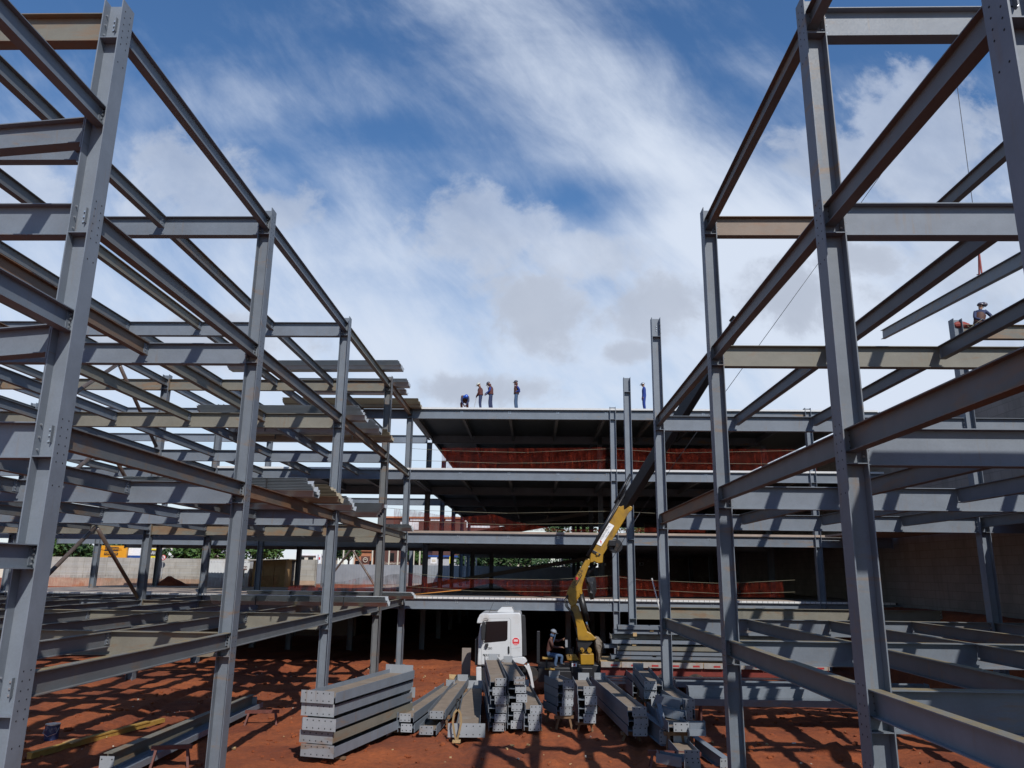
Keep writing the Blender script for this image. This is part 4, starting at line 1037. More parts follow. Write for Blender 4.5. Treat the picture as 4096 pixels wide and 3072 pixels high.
        b.add(vs, fs); return b.build(nm, m, cr)
    bag('tarpaulin', [(262, 760), (285, 752), (330, 752), (340, 790), (336, 850), (325, 920), (300, 925), (285, 880), (288, 820), (265, 800)], 'tarp_black', -.1, .6, 3)
    bag('hose_cover', [(330, 1185), (352, 1200), (378, 1225), (390, 1265), (385, 1330), (376, 1400), (358, 1400), (345, 1330), (330, 1270), (322, 1220)], 'tarp_brown', -.3, .7, 8)
    # operator's seat and foot step
    fo = lambda x, y: atY(2150+.18083*x, 2480+.18083*y, YT-.1)-O
    s = empty('operator_seat', None, None); s.parent = e; s.location = fo(200, 850)
    MB().bx(-.18, .25, -.2, .25, -.02, .05).build('seat', 'wood_yellow', s, bevel=.02); MB().bx(-.04, .04, -.02, .04, -.55, -.02).build('seat_post', 'crane_black', s)
    c = fo(270, 1080); MB().box(c, (.42, .4, .05)).build('foot_step', 'wood_yellow', e, bevel=.01)
    c = fo(640, 520); MB().box(c, (.10, .06, .30)).build('control_shield', 'zinc', e)
    c = fo(20, 560); MB().box(c+Vector((0, .4, -.1)), (.14, .14, 1.3)).build('stabiliser', 'crane_black', e, bevel=.02)
    return e
TRUCK = truck()
# load on the flat bed
def load():
    rows = [(2372+0, 2508, 3130, 'navy top beam'),]
    spec = [(2470, 2500, 2516, 0, 'steel'), (2455, 2518, 2533, .1, 'steel'), (2440, 2536, 2552, .3, 'steel_tan'), (2446, 2557, 2572, .0, 'steel'), (2416, 2577, 2590, .25, 'steel'), (2468, 2582, 2599, -.05, 'steel_tan'),
            (2466, 2602, 2617, .0, 'steel'), (2443, 2618, 2634, .05, 'steel')]
    nm = ['topmost', 'second', 'third', 'fourth', 'fifth', 'sixth', 'seventh', 'lowest']
    for i, (px, y0, y1, dy, m) in enumerate(spec):
        Y = YT+.25+dy; A = atY(px, y0, Y); fb = atY(px, y0, Y).z-atY(px, y1, Y).z; L = 7.6+((i*37) % 5)*.35
        b = Vector((A.x+L, Y, A.z))
        e = xflat(f'{nm[i]} long beam loaded on the flat bed of the truck, counted from the top', A, b, .5, fb*.96, m, 'beams loaded on the truck bed')
    for i, (px, py) in enumerate(((2605, 2517), (2538, 2537), (2535, 2574), (2607, 2600), (2615, 2620), (2466, 2636))):
        p = atY(px, py, YT+.2); o = MB().box((0, 0, 0), (.16, .3, .15)).build('wood_block', 'wood', loc=p)
        tag(o, 'small wooden wedge between the beams on the truck bed', 'wood block', 'wooden wedges in the truck load')
load()

# ------------------------------------------------------------------ people
def person(label, J, mats, helmet=None, face_dir=(-1, 0, 0), scale=1., extra=None, hair=False, prop=None, cat='person'):
    """J: joint positions (world). Body is one skinned surface; materials follow the limbs."""
    V = {k: Vector(v) for k, v in J.items()}
    fd = Vector(face_dir).normalized()
    names = ['pelvis', 'waist', 'chest', 'neckb', 'neck', 'headc', 'headt', 'lsh', 'lel', 'lwr', 'lhand', 'rsh', 'rel', 'rwr', 'rhand', 'lhip', 'lkn', 'lank', 'ltoe', 'rhip', 'rkn', 'rank', 'rtoe']
    up = (V['neck']-V['pelvis']).normalized()
    side = (V['lsh']-V['rsh']).normalized(); fwd = fd
    V['waist'] = V['pelvis'].lerp(V['neck'], .33); V['chest'] = V['pelvis'].lerp(V['neck'], .70); V['neckb'] = V['pelvis'].lerp(V['neck'], .90)
    hd = (V['head']-V['neck']).normalized()
    V['headc'] = V['head']; V['headt'] = V['head']+hd*.09
    hs = (V['lhip']-V['rhip'])
    for s in 'lr':
        V[s+'hand'] = V[s+'wr']+(V[s+'wr']-V[s+'el']).normalized()*.08
        if s+'toe' not in V: V[s+'toe'] = V[s+'ank']+fwd*.18+Vector((0, 0, -.05))
    R = dict(pelvis=(.155, .12), waist=(.165, .14), chest=(.19, .15), neckb=(.11, .08), neck=(.055, .055), headc=(.082, .10), headt=(.062, .075), lsh=(.085, .085), lel=(.062, .062), lwr=(.034, .034), lhand=(.042, .024),
             lhip=(.11, .11), lkn=(.085, .085), lank=(.066, .066), ltoe=(.045, .036))
    for k in list(R):
        if k[0] == 'l': R['r'+k[1:]] = R[k]
    E = [('pelvis', 'waist'), ('waist', 'chest'), ('chest', 'neckb'), ('neckb', 'neck'), ('neck', 'headc'), ('headc', 'headt')]
    for s in 'lr': E += [('chest', s+'sh'), (s+'sh', s+'el'), (s+'el', s+'wr'), (s+'wr', s+'hand'), ('pelvis', s+'hip'), (s+'hip', s+'kn'), (s+'kn', s+'ank'), (s+'ank', s+'toe')]
    me = bpy.data.meshes.new('body'); me.from_pydata([V[n] for n in names], [(names.index(a), names.index(b)) for a, b in E], [])
    ob = bpy.data.objects.new('body', me); COL.objects.link(ob)
    sk = ob.modifiers.new('skin', 'SKIN'); sk.use_smooth_shade = True
    for i, n in enumerate(names): me.skin_vertices[0].data[i].radius = R[n]
    me.skin_vertices[0].data[0].use_root = True
    ss = ob.modifiers.new('sub', 'SUBSURF'); ss.levels = 1; ss.render_levels = 1
    bpy.context.view_layer.update()
    dg = bpy.context.evaluated_depsgraph_get(); nm = bpy.data.meshes.new_from_object(ob.evaluated_get(dg))
    bpy.data.objects.remove(ob)
    bones = [('pelvis', 'waist', 'torso'), ('waist', 'chest', 'torso'), ('chest', 'neckb', 'torso'), ('neckb', 'neck', 'skin'), ('neck', 'headc', 'skin'), ('headc', 'headt', 'skin')]
    for s in 'lr': bones += [('chest', s+'sh', 'torso'), (s+'sh', s+'el', 'arm'), (s+'el', s+'wr', 'arm'), (s+'wr', s+'hand', 'hand'), ('pelvis', s+'hip', 'leg'), (s+'hip', s+'kn', 'leg'), (s+'kn', s+'ank', 'leg'), (s+'ank', s+'toe', 'boot')]
    order = ['torso', 'arm', 'leg', 'skin', 'hand', 'boot']; nm.materials.clear()
    for k in order: nm.materials.append(MAT[mats.get(k, {'skin': 'skin', 'hand': 'skin', 'boot': 'boot'}.get(k, 'navy_cloth'))])
    for p in nm.polygons:
        c = p.center; best = None
        for a, b, k in bones:
            A, B = V[a], V[b]; t = max(0, min(1, (c-A).dot(B-A)/(B-A).length_squared)); d = (c-(A+(B-A)*t)).length/(sum(R[a])+sum(R[b]))
            if best is None or d < best[0]: best = (d, k)
        p.material_index = order.index(best[1]); p.use_smooth = True
    # fingers and face, joined into the same body mesh
    ex = MB().use('skin'); 
    hm = mats.get('hand', 'skin'); ex.use(hm)
    for s in 'lr':
        d = (V[s+'hand']-V[s+'wr']).normalized(); w = d.cross(fwd if abs(d.dot(fwd)) < .9 else up).normalized(); n2 = w.cross(d)
        for k, (o, L) in enumerate(((-.030, .060), (-.010, .072), (.010, .068), (.028, .052))):
            a = V[s+'hand']+w*o; m_ = a+d*L*.55-n2*.012; t_ = m_+(d*.6-n2*.8).normalized()*L*.45
            ex.cyl(a-d*.03, m_, .010, .009, 6); ex.cyl(m_, t_, .009, .007, 6)
        a = V[s+'wr']+d*.035-w*.03; ex.cyl(a, a+(d*.6-w*.8).normalized()*.055, .012, .009, 6)
    ex.use('skin'); hx = V['headc']; sd_ = hd.cross(fwd).normalized(); f2 = sd_.cross(hd).normalized(); f2 = f2 if f2.dot(fwd) > 0 else -f2
    ex.sph(hx+f2*.105-hd*.015, (.018, .018, .022), 6, 4)
    for q in (-1, 1): ex.sph(hx+sd_*q*.088-hd*.01, (.018, .018, .03), 6, 4)
    ex.use('hole')
    for q in (-1, 1): ex.sph(hx+f2*.088+sd_*q*.035+hd*.015, .011, 6, 4)
    ex.use('maroon_cloth'); ex.box(hx+f2*.088-hd*.055, (.03, .03, .012))
    bm = bmesh.new(); bm.from_mesh(nm)
    base_n = len(nm.materials); 
    vm = [bm.verts.new(v) for v in ex.v]
    for fc, mi in zip(ex.f, ex.m):
        try: f_ = bm.faces.new([vm[i] for i in fc]); f_.material_index = base_n+mi; f_.smooth = True
        except ValueError: pass
    bm.to_mesh(nm); bm.free()
    for k in ex.mats: nm.materials.append(MAT[k])
    low = min(v.co.z for v in nm.vertices)
    o = Vector((V['pelvis'].x, V['pelvis'].y, low)); nm.transform(Matrix.Translation(-o)); nm.name = 'body'
    e = empty('person', label, cat, o); bo = bpy.data.objects.new('body', nm); COL.objects.link(bo); bo.parent = e
    Rh = Matrix((sd_, f2, hd)).transposed()
    if helmet:
        b = MB(); c = hx-o+hd*.035
        b.sph(c, (.115, .135, .12), 16, 8, Rh, 0, .5); b.box(c+f2*.14, (.16, .10, .012), Rh); b.cyl(c-hd*.004, c+hd*.008, .135, n=18)
        b.build('helmet', helmet, e, smooth=False)
    for (nme, fn) in (extra or []): fn(e, V, o, dict(hd=hd, f2=f2, sd=sd_, up=up, Rh=Rh))
    return e
def stand(x, y, z, H=1.72, face=-1, lean=0., arms='down', head=0., spread=.0, depth=False):
    """side-on standing pose; face -1 looks left, +1 right; depth=True faces the camera"""
    k = H/1.75; f = Vector((face, 0, 0)) if not depth else Vector((0, face, 0)); s = Vector((0, -1, 0)) if not depth else Vector((1, 0, 0))
    p = Vector((x, y, z)); u = Vector((0, 0, 1))
    J = dict(pelvis=p+u*.93*k, lhip=p+u*.90*k+s*.09, rhip=p+u*.90*k-s*.09, lkn=p+u*.50*k+s*.10+f*(.03+spread), rkn=p+u*.50*k-s*.10+f*(.03-spread), lank=p+u*.09*k+s*.10+f*(-.02+spread*1.6), rank=p+u*.09*k-s*.10+f*(-.02-spread*1.6))
    t = (u+f*lean).normalized(); J['neck'] = J['pelvis']+t*.53*k
    J['head'] = J['neck']+(t+f*(head+.15)).normalized()*.155*k
    c = J['pelvis'].lerp(J['neck'], .86)
    for q, sg in (('l', 1), ('r', -1)):
        sh = c+s*.19*sg; J[q+'sh'] = sh
        if arms == 'down': J[q+'el'] = sh-u*.29*k+f*.02+s*.03*sg; J[q+'wr'] = J[q+'el']-u*.25*k+f*.06
        elif arms == 'front': J[q+'el'] = sh-u*.27*k+f*.05+s*.03*sg; J[q+'wr'] = J[q+'el']-u*.12*k+f*.21-s*.05*sg
        elif arms == 'hip': J[q+'el'] = sh-u*.24*k-f*.20+s*.05*sg; J[q+'wr'] = J[q+'el']-u*.10*k+f*.20-s*.03*sg
        elif arms == 'tool': J[q+'el'] = sh-u*.27*k+f*.06; J[q+'wr'] = J[q+'el']-u*.20*k+f*.13-s*.08*sg
    return J, f
ZR = LV[4]+.075
def xat(px, Y): return atY(px, 1600, Y).x
YP = YR[5]+.75
def vest(m):
    def fn(e, V, o, a):
        b = MB(); c0, c1 = V['pelvis'].lerp(V['neck'], .05)-o, V['pelvis'].lerp(V['neck'], .86)-o; up = a['up']; sd = (V['lsh']-V['rsh']).normalized(); f = sd.cross(up)
        n = 14; vs = []
        for t, rx, ry in ((0, .205, .165), (.35, .19, .155), (.75, .215, .165), (1., .15, .12)):
            c = c0.lerp(c1, t); vs += [c+sd*math.cos(q*2*math.pi/n)*rx+f*math.sin(q*2*math.pi/n)*ry for q in range(n)]
        fs = [(k*n+i, k*n+(i+1) % n, (k+1)*n+(i+1) % n, (k+1)*n+i) for k in range(3) for i in range(n)]
        b.add(vs, fs).build('vest', m, e, smooth=True)
    return ('vest', fn)
def tool(px0, py0, px1, py1, Y):
    def fn(e, V, o, a):
        MB().cyl(atY(px0, py0, Y)-o, atY(px1, py1, Y)-o, .02, n=6).build('tool_handle', 'far_grey', e)
    return ('tool', fn)
def scarf(m):
    def fn(e, V, o, a):
        h = V['head']-o; n = (V['neck']+V['head'])/2-o; b = MB(); fw = a['f2']
        b.sph(n-a['hd']*.0, (.10, .10, .09), 12, 6, a['Rh'])
        b.poly([h+fw*.13-a['hd']*.02+a['sd']*.09, h+fw*.13-a['hd']*.02-a['sd']*.09, n+fw*.12-a['up']*.30-a['sd']*.02, n+fw*.12-a['up']*.30+a['sd']*.02], -fw*.04)
        b.build('scarf', m, e)
    return ('scarf', fn)
# four at work on the roof, left to right
x = xat(1861, YP); u = Vector((0, 0, 1)); P0 = Vector((x, YP, ZR))
J = dict(pelvis=P0+Vector((-.05, .18, .62)), lhip=P0+Vector((.05, .16, .58)), rhip=P0+Vector((-.15, .16, .58)), lkn=P0+Vector((.14, -.12, .42)), rkn=P0+Vector((-.22, -.12, .42)), lank=P0+Vector((.14, .1, .09)), rank=P0+Vector((-.2, .1, .09)),
         neck=P0+Vector((.0, -.22, .86)), head=P0+Vector((.07, -.34, .80)), lsh=P0+Vector((.19, -.16, .80)), rsh=P0+Vector((-.19, -.16, .82)), lel=P0+Vector((.22, -.24, .52)), rel=P0+Vector((-.20, -.24, .54)), lwr=P0+Vector((.10, -.34, .28)), rwr=P0+Vector((-.06, -.34, .28)))
person('worker in blue helmet crouching over the roof edge, leftmost on the roof', J, dict(torso='brown_jacket', arm='navy_cloth', leg='maroon_cloth', hand='leather'), 'helmet_blue', (0, -1, -.5))
J, f = stand(xat(1922, YP), YP, ZR, 1.74, -1, .08, 'tool', .35)
person('roof worker in white helmet and maroon jacket leaning on a long tool', J, dict(torso='maroon_cloth', arm='maroon_cloth', leg='navy_cloth', hand='leather'), 'helmet_white', f, extra=[vest('maroon_cloth'), tool(1905, 1592, 1896, 1634, YP)])
J, f = stand(xat(1963, YP), YP, ZR, 1.84, -1, .05, 'front', .75, .04)
person('roof worker with blue sleeves and head bowed, third from the left', J, dict(torso='maroon_cloth', arm='blue_cloth', leg='navy_cloth', hand='leather'), 'helmet_dark', f, extra=[vest('maroon_cloth'), scarf('maroon_cloth')])
J, f = stand(xat(2065, YP), YP, ZR, 1.90, -1, -.02, 'hip', .1, .03)
person('roof worker in light jeans with hands at the hips, standing apart', J, dict(torso='maroon_cloth', arm='blue_cloth', leg='denim', hand='leather'), 'helmet_dark', f, extra=[vest('brown_jacket'), scarf('maroon_cloth')])
J, f = stand(xat(2577, YP), YP, ZR, 1.80, -1, .02, 'down', .1)
person('roof worker all in blue, alone near the right columns', J, dict(torso='blue_cloth', arm='blue_cloth', leg='blue_cloth', hand='skin'), 'helmet_grey', f)
# crane operator on his seat
Yo = YT-.1; fo = lambda x, y, dy=0.: atY(2150+.18083*x, 2480+.18083*y, Yo+dy)
J = dict(pelvis=fo(225, 760), lhip=fo(250, 765, -.09), rhip=fo(250, 765, .09), lkn=fo(425, 810, -.14), rkn=fo(545, 790, .14), lank=fo(385, 1010, -.14), rank=fo(520, 960, .16),
         neck=fo(305, 400), head=fo(348, 282), lsh=fo(285, 440, -.19), rsh=fo(320, 430, .19), lel=fo(350, 600, -.24), rel=fo(450, 470, .24), lwr=fo(520, 605, -.16), rwr=fo(555, 430, .1))
person('crane operator in grey helmet and blue face cloth sitting behind the truck cab', J, dict(torso='brown_jacket', arm='brown_jacket', leg='denim', hand='skin'), 'helmet_grey', (1, 0, 0), extra=[scarf('denim')])
# welder sitting on the far right roof beam
Yw = YR[3]+.18; fw_ = lambda x, y, dy=0.: atY(3400+.36175*x, 1100+.36175*y, Yw+dy)
J = dict(pelvis=fw_(1425, 560), lhip=fw_(1450, 565, -.1), rhip=fw_(1410, 565, .1), lkn=fw_(1500, 545, -.40), rkn=fw_(1400, 560, -.38), lank=fw_(1500, 650, -.42), rank=fw_(1410, 655, -.40),
         neck=fw_(1440, 392), head=fw_(1446, 345), lsh=fw_(1498, 400, -.06), rsh=fw_(1382, 402, .06), lel=fw_(1565, 455, -.15), rel=fw_(1378, 478, -.12), lwr=fw_(1560, 495, -.3), rwr=fw_(1480, 500, -.32))
def visor(e, V, o, a):
    h = V['head']-o+a['hd']*.04; MB().sph(h+a['f2']*.10+a['hd']*.05, (.10, .13, .09), 12, 6, a['Rh']).build('welding_visor', 'helmet_dark', e)
person('welder with raised dark visor sitting on the roof beam at far right', J, dict(torso='navy_cloth', arm='navy_cloth', leg='navy_cloth', hand='skin'), 'helmet_dark', (1, -.3, 0), extra=[vest('brown_jacket'), ('visor', visor)])
p = fw_(1225, 560); o = MB().sph((0, 0, .0), (.30, .12, .14), 10, 6).sph((.18, 0, -.02), (.2, .1, .10), 8, 5).build('tool_bag', 'red_sling', loc=(p.x, Yw, LV[4]+.02)); tag(o, 'red cloth tool bag on the roof beam left of the welder', 'bag')
ropeP('thin pale safety line hanging beside the welder', [(3870, 1302), (3880, 1312), (3895, 1300), (3930, 1275), (3958, 1290), (3966, 1262)], Yw-.3, r=.012, name='safety_line', cat='line', group=None)

# ------------------------------------------------------------------ beyond the site
def block_wall():
    e = empty('block_wall', 'long pale concrete block boundary wall, stained red along its foot', 'wall', (-40, 66.0, 3.4))
    b = MB().use('concrete_block'); L = 21.8; n = 9; x = -2
    zt = 2.45
    while x < L:
        w = min(1.95, L-x); hgt = zt-.0+.02*math.sin(x*3)
        b.bx(x, x+w-.03, 0, .2, .75, hgt); b.bx(x+w-.05, x+w+.05, -.04, .24, 0, hgt+.01); x += 1.98
    b.build('wall_face', None, e)
    MB().bx(-2, L, -.1, .3, 0, .74).build('wall_foot', 'wall_stain', e)
    bb = MB().use('far_grey'); 
    for zz in (1.25, 1.85): bb.bx(-2, L, -.006, -.001, zz, zz+.025)
    bb.build('joint_lines', None, e)
block_wall()
def sign(name, label, px0, py0, px1, py1, Y, m, parts=(), texts=(), post=True, dep=.25, cat='sign', group=None):
    A, B = atY(px0, py1, Y), atY(px1, py0, Y); e = empty(name, label, cat, ((A.x+B.x)/2, Y, A.z), 0, group); w = (B.x-A.x); h = B.z-A.z
    MB().bx(-w/2, w/2, 0, dep, 0, h).build('panel', m, e)
    for i, (a, b_, c, d, mm) in enumerate(parts): MB().bx(-w/2+a*w, -w/2+c*w, -.02-.004*i, -.002, h*(1-d), h*(1-b_)).build('sign_field', mm, e)
    for body, cx, cy, size, mm in texts: text3d(body, size, 'lettering', mm, e, Matrix.Translation((-w/2+cx*w, -.05, h*(1-cy))) @ FACE, .01)
    if post: MB().bx(-w*.3-.06, -w*.3+.06, .05, .2, -(A.z-3.4), 0).bx(w*.3-.06, w*.3+.06, .05, .2, -(A.z-3.4), 0).build('posts', 'far_grey', e)
    return e
sign('billboard', 'orange shop billboard with a dark lettered panel above the block wall', 376, 2183, 509, 2235, 74, 'sign_orange', [(.30, .10, .74, .42, 'sign_dark'), (.30, .52, .74, .72, 'sign_dark'), (.44, .80, .62, .95, 'sign_dark')], [('AUTO CENTER', .52, .26, .30, 'sign_orange'), ('FONE 3234', .52, .62, .24, 'sign_orange')])
sign('billboard', 'white and blue panel sign right of the orange billboard', 509, 2192, 568, 2240, 74.5, 'sign_white', [(0, .62, 1, 1, 'sign_blue')])
sign('billboard', 'dark sign with yellow borders above the wall', 566, 2195, 626, 2230, 74, 'sign_dark', [(0, 0, 1, .16, 'sign_yellow'), (0, .82, 1, 1, 'sign_yellow')], [('OXI BRU', .5, .5, .42, 'sign_white')])
sign('billboard', 'white sign edged in green with a grey star shape', 626, 2195, 690, 2236, 74, 'sign_white', [(0, 0, .05, 1, 'sign_green')], [('*', .3, .62, 2.4, 'far_grey')])
def roundsign():
    c = atY(653, 2230, 65.4); e = empty('no_parking_sign', 'round white no parking sign with a red ring and a black letter E', 'road sign', (c.x, 65.4, c.z))
    MB().cyl((0, 0, 0), (0, .03, 0), .22, n=24).build('disc', 'sign_red', e); MB().cyl((0, -.006, 0), (0, 0, 0), .165, n=24).build('face', 'sign_white', e)
    text3d('E', .26, 'letter', 'black_plastic', e, Matrix.Translation((0, -.012, 0)) @ FACE, .004); MB().box((0, -.02, 0), (.4, .006, .035), Matrix.Rotation(.78, 3, 'Y')).build('slash', 'sign_red', e)
    MB().bx(-.02, .02, .032, .06, -2., .2).build('post', 'far_grey', e)
roundsign()
def container():
    A, B = atY(806, 2368, 65.0), atY(1000, 2243, 65.0); e = empty('container', 'white corrugated shipping container left of the plywood shed', 'container', (A.x, 65.0, 3.45)); w = B.x-A.x; h = B.z-3.45
    b = MB().bx(0, w, .03, 2.4, 0, h); x = .1
    b.bx(0, w, 0, .03, h-.12, h).bx(0, w, 0, .03, 0, .15).build('box', 'container_white', e)
    b = MB()
    while x < w-.1: b.bx(x, x+.13, .0, .029, .151, h-.121); x += .26
    b.build('side_ribs', 'container_white', e)
    MB().bx(w*.68, w*.95, -.01, -.001, h-.75, h-.45).build('plate', 'sign_brown', e); text3d('HABITAR', .26, 'lettering', 'sign_white', e, Matrix.Translation((w*.815, -.014, h-.6)) @ FACE, .003)
    MB().bx(w*.55, w*.9, -.012, -.002, .9, 1.5).build('window', 'glass_dark', e)
container()
def shed():
    Y = 64.2; A, B = atY(1002, 2372, Y), atY(1145, 2240, Y); e = empty('plywood_shed', 'plywood site shed with a slanting roof right of the white container', 'shed', (A.x, Y, 3.45)); w = B.x-A.x; h = B.z-3.45
    for k in range(3): MB().poly([(k*w/3+.01, 0, 0), ((k+1)*w/3-.01, 0, 0), ((k+1)*w/3-.01, 0, h*(.93+.07*(k+1)/3)), (k*w/3+.01, 0, h*(.93+.07*k/3))], (0, 2, 0)).build('wall_panel', 'plywood', e)
    MB().poly([(-.3, -.3, h*.93+.01), (w+.3, -.3, h+.01), (w+.3, -.3, h+.08), (-.3, -.3, h*.93+.08)], (0, 2.6, 0)).build('roof', 'wood', e)
shed()
def hoarding():
    Y = 93.2; A = atY(1150, 2254, Y); B = atY(2700, 2262, Y); e = empty('hoarding', 'long grey corrugated metal hoarding behind the building', 'fence', (A.x, Y, 3.4)); h = A.z-3.4; w = B.x-A.x; x = 0; k = 0
    while x < w:
        b = MB(); y = 0
        for j in range(7): b.bx(x+j*.32, x+j*.32+.2, -.04, 0, 0, h); 
        b.bx(x, x+2.239, 0.001, .03, 0, h-.01); b.build('hoarding_panel', 'hoarding', e); x += 2.24
hoarding()
sign('shop_sign', 'dark brown bakery sign with a round cream wreath emblem', 1443, 2225, 1478, 2255, 104, 'sign_brown', post=True, group=None)
c = atY(1461, 2239, 103.8); 
def wreath():
    e = empty('wreath_emblem', 'cream round wreath emblem on the dark brown sign', 'emblem', (c.x, 103.85, c.z))
    b = MB()
    for k in range(18):
        a = 2*math.pi*k/18; b.box((.28*math.cos(a), 0, .28*math.sin(a)), (.10, .03, .07), Matrix.Rotation(-a, 3, 'Y'))
    b.bx(-.14, .14, -.01, .01, .02, .1).build('wreath', 'far_cream', e)
wreath()
def house(label, px0, py0, px1, Y, m, dep=8, windows=(), roof='brick_wall', texts=()):
    A, B = atY(px0, py0, Y), atY(px1, py0, Y); w = B.x-A.x; h = A.z-3.4
    e = empty('shop_building', label, 'building', (A.x, Y, 3.4)); MB().bx(0, w, 0, dep, 0, h).build('wall', m, e); MB().bx(-.2, w+.2, -.25, dep+.2, h+.01, h+.25).build('roof', roof, e)
    for a, b_, c_, d in windows: f = MB().bx(a*w, c_*w, -.05, -.002, h*b_, h*d).build('window', 'glass_dark', e)
    for body, cx, z, size, mm in texts: text3d(body, size, 'lettering', mm, e, Matrix.Translation((cx*w, -.06, z)) @ FACE, .01)
    return e
house('brick red shop building behind the hoarding with the brown sign', 1415, 2205, 1500, 106, 'brick_wall', windows=[(.1, .35, .3, .7), (.75, .35, .92, .7)])
house('dark purplish bakery front behind the hoarding with pale lettering', 1504, 2190, 1700, 105, 'sign_brown', windows=[(.1, .62, .18, .85), (.3, .62, .38, .85), (.62, .62, .7, .85)], texts=[('Confeitaria Paula C', .42, 2.62, .42, 'far_cream')])
house('low grey shop with a blue roof behind the hoarding', 1700, 2228, 1850, 107, 'far_grey', windows=[(.1, .2, .3, .6)], roof='sign_blue')
house('dark red building with a row of pale windows, seen above the second floor net', 1520, 2072, 1990, 116, 'sign_brown', windows=[])
house('cream low building far behind the hoarding', 1850, 2222, 2100, 109, 'far_cream', windows=[(.1, .5, .15, .8), (.5, .5, .55, .8), (.8, .5, .86, .8)])
house('pale kiosk with a blue base beyond the left hoarding', 1188, 2222, 1290, 100, 'far_cream', windows=[(.05, .7, .3, .95), (.45, .7, .65, .95)], roof='sign_white')
house('grey tower block side far behind the white container', 860, 2190, 880, 125, 'far_grey')
house('white industrial building far left behind the trees', 0, 2180, 260, 110, 'far_cream', windows=[(.2, .3, .3, .6)])
house('long white building seen through the left frame', 520, 2172, 800, 112, 'far_cream', windows=[(.2, .3, .3, .6), (.6, .3, .7, .6)])
sign('poster_board', 'white poster board with a red and grey figure above the hoarding', 1262, 2215, 1286, 2254, 95, 'sign_white', [(.45, .35, .8, .6, 'sign_red'), (.3, .1, .55, .95, 'far_grey')], post=True)
sign('poster_board', 'white board with a small drawing right of the blue shop', 1722, 2230, 1748, 2254, 102, 'sign_white', [(.2, .3, .8, .7, 'far_cream')])
sign('advert_post', 'narrow yellow advertising panel above the hoarding', 1797, 2226, 1803, 2256, 99, 'sign_yellow')
for i, px in enumerate((1372, 1414, 1488, 1555, 1590, 1654, 1678, 1862, 1905, 2248, 2284)):
    p = atY(px, 2250, 96); o = MB().cyl((0, 0, 0), (0, 0, 6.0), .10, .09, 10).build('street_post', 'far_cream', loc=(p.x, 96, 3.4)); tag(o, 'pale concrete post standing in the street behind the hoarding', 'post', 'posts in the street behind the hoarding')
_b = [o for o in bpy.data.objects if o.get('label', '').startswith('dark red building')][0]
for px0, px1, py0, py1 in ((1640, 1700, 2073, 2083), (1722, 1762, 2073, 2083), (1782, 1810, 2073, 2083), (1860, 1990, 2076, 2086), (1866, 1960, 2090, 2110), (1600, 1675, 2088, 2118)):
    A, B = atY(px0, py1, 115.9)-_b.location, atY(px1, py0, 115.9)-_b.location
    MB().bx(A.x, B.x, -.06, -.002, A.z, B.z).build('window', 'sign_white', _b)
# trees
def tree(label, px, Y, h, r, m='foliage', seed=0, zc=None, n=1500, ls=.30):
    rnd = random.Random(seed); x = atY(px, 2200, Y).x
    e = empty('tree', label, 'tree', (x, Y, 3.4), 0, 'trees along the street behind the site')
    tb = MB(); tb.cyl((0, 0, 0), (.1, 0, h*.5), .16, .11, 8)
    cl = []
    for k in range(9):
        a = rnd.uniform(0, 6.28); q = rnd.uniform(.2, .8)*r; c = Vector((math.cos(a)*q, math.sin(a)*q, h*rnd.uniform(.55, .88))); cl.append((c, r*rnd.uniform(.3, .5)))
        tb.cyl((.1, 0, h*.42), c, .06, .02, 5)
    tb.build('trunk', 'bark', e)
    b = MB(); vs = []; fs = []
    for _ in range(n):
        c, rr = rnd.choice(cl); d = Vector((rnd.gauss(0, 1), rnd.gauss(0, 1), rnd.gauss(0, .8))).normalized()*rr*rnd.uniform(.55, 1.1); p = c+d
        a = Vector((rnd.gauss(0, 1), rnd.gauss(0, 1), rnd.gauss(0, .6))).normalized(); w = a.orthogonal().normalized(); s_ = ls*rnd.uniform(.5, 1.1)
        i = len(vs); vs += [p-a*s_, p+w*s_*.4, p+a*s_, p-w*s_*.4]; fs.append((i, i+1, i+2, i+3))
    b.add(vs, fs).build('crown', m, e, fix=False)
tree('dark bushy tree behind the wall, leftmost beside the first column', 215, 70, 4.6, 2.4, 'foliage', 1)
tree('dark tree behind the wall just left of the orange billboard', 300, 71, 4.4, 2.2, 'foliage_dark', 2)
tree('small round tree in front of the white star sign', 665, 70, 3.7, .7, 'foliage_dark', 3, n=400, ls=.18)
tree('spreading green tree left of the white container', 745, 72, 4.2, 2.2, 'foliage', 4)
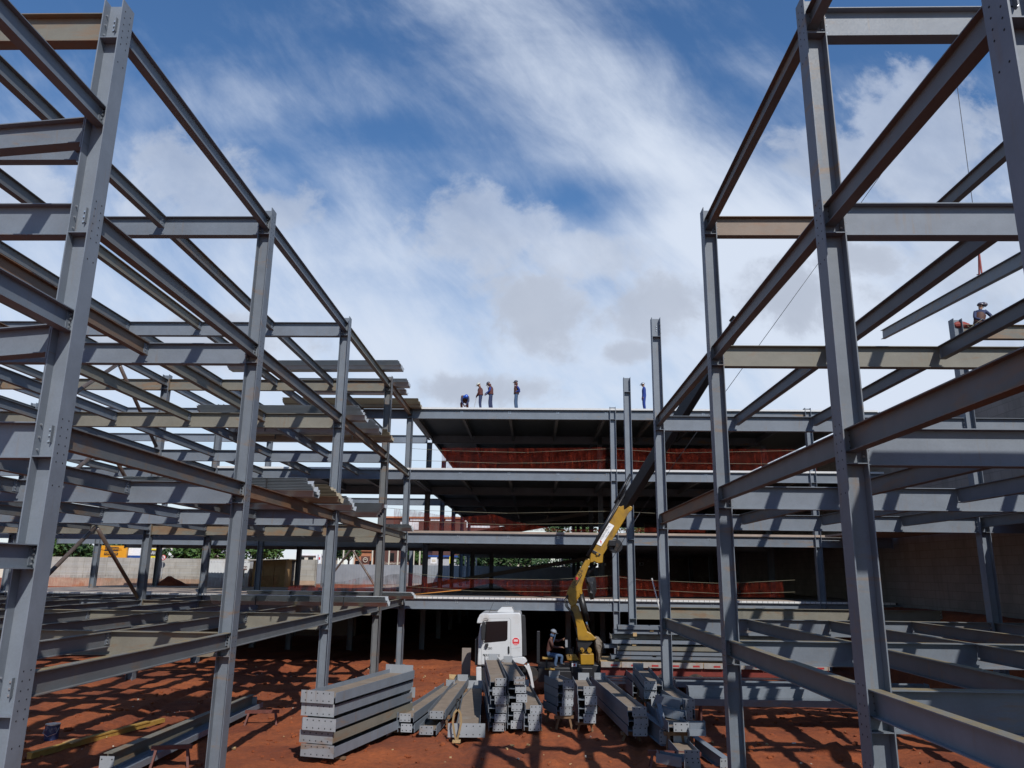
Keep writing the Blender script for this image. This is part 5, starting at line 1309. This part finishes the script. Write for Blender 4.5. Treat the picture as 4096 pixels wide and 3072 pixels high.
tree('green tree behind the white container', 845, 75, 4.6, 1.8, 'foliage', 5)
tree('tree above the plywood shed, between the dark columns', 1030, 76, 4.8, 2.4, 'foliage', 6)
tree('tree behind the hoarding left of the bakery', 1395, 99, 6.5, 2.0, 'foliage_dark', 7)
tree('tree with pale leaves behind the hoarding near the middle', 1660, 99, 5.2, 1.6, 'foliage', 8)
tree('wide tree seen under the second floor, centre', 1960, 102, 4.6, 4.5, 'foliage_dark', 9, n=2500, ls=.4)
tree('low leafy tree over the hoarding, right of centre', 2120, 101, 4.3, 3.6, 'foliage_dark', 21, n=1800)
tree('low dark tree over the hoarding beside the crane arm', 2290, 101, 4.2, 3.0, 'foliage_dark', 22, n=1500)
tree('tall tree top seen above the second floor net, left one', 2260, 108, 12.0, 3.2, 'foliage_dark', 10, n=1800, ls=.35)
tree('tree top above the second floor net beside the crane arm', 2370, 108, 12.2, 3.0, 'foliage', 11, n=1800, ls=.35)
tree('reddish green tree top right of the crane, above the net', 2520, 108, 11.6, 3.8, 'foliage', 12, n=2200, ls=.35)
tree('far tree seen through the left frame by the container', 480, 80, 5.0, 2.2, 'foliage_dark', 13)
sign('shop_sign', 'small white shop sign seen under the second floor at right', 2410, 2252, 2425, 2262, 83.5, 'sign_white', post=False)
sign('shop_sign', 'white square sign with a dark round mark near the right columns', 2558, 2249, 2575, 2262, 83.5, 'sign_white', [(.3, .2, .7, .8, 'sign_dark')], post=False)
# loose sheet on first floor edge, leaning white pole
A = atY(2607, 2313, YR[3]+6); B = atY(2660, 2520, YR[3]+6)
o = MB().cyl((0, 0, 0), B-A, .03, n=8).build('pole', 'foam_block', loc=A); tag(o, 'thin white pole leaning between the third and fourth right columns', 'pole')
A = atY(1722, 2377, YR[5]+.3); o = MB().bx(0, 4.2, 0, .5, 0, .05).build('deck_sheet', 'deck', loc=(A.x, YR[5]+.1, LV[1]+.115)); tag(o, 'bright loose metal sheet lying on the first floor edge', 'metal sheet')
S.cycles.max_bounces = 6; S.cycles.transparent_max_bounces = 16
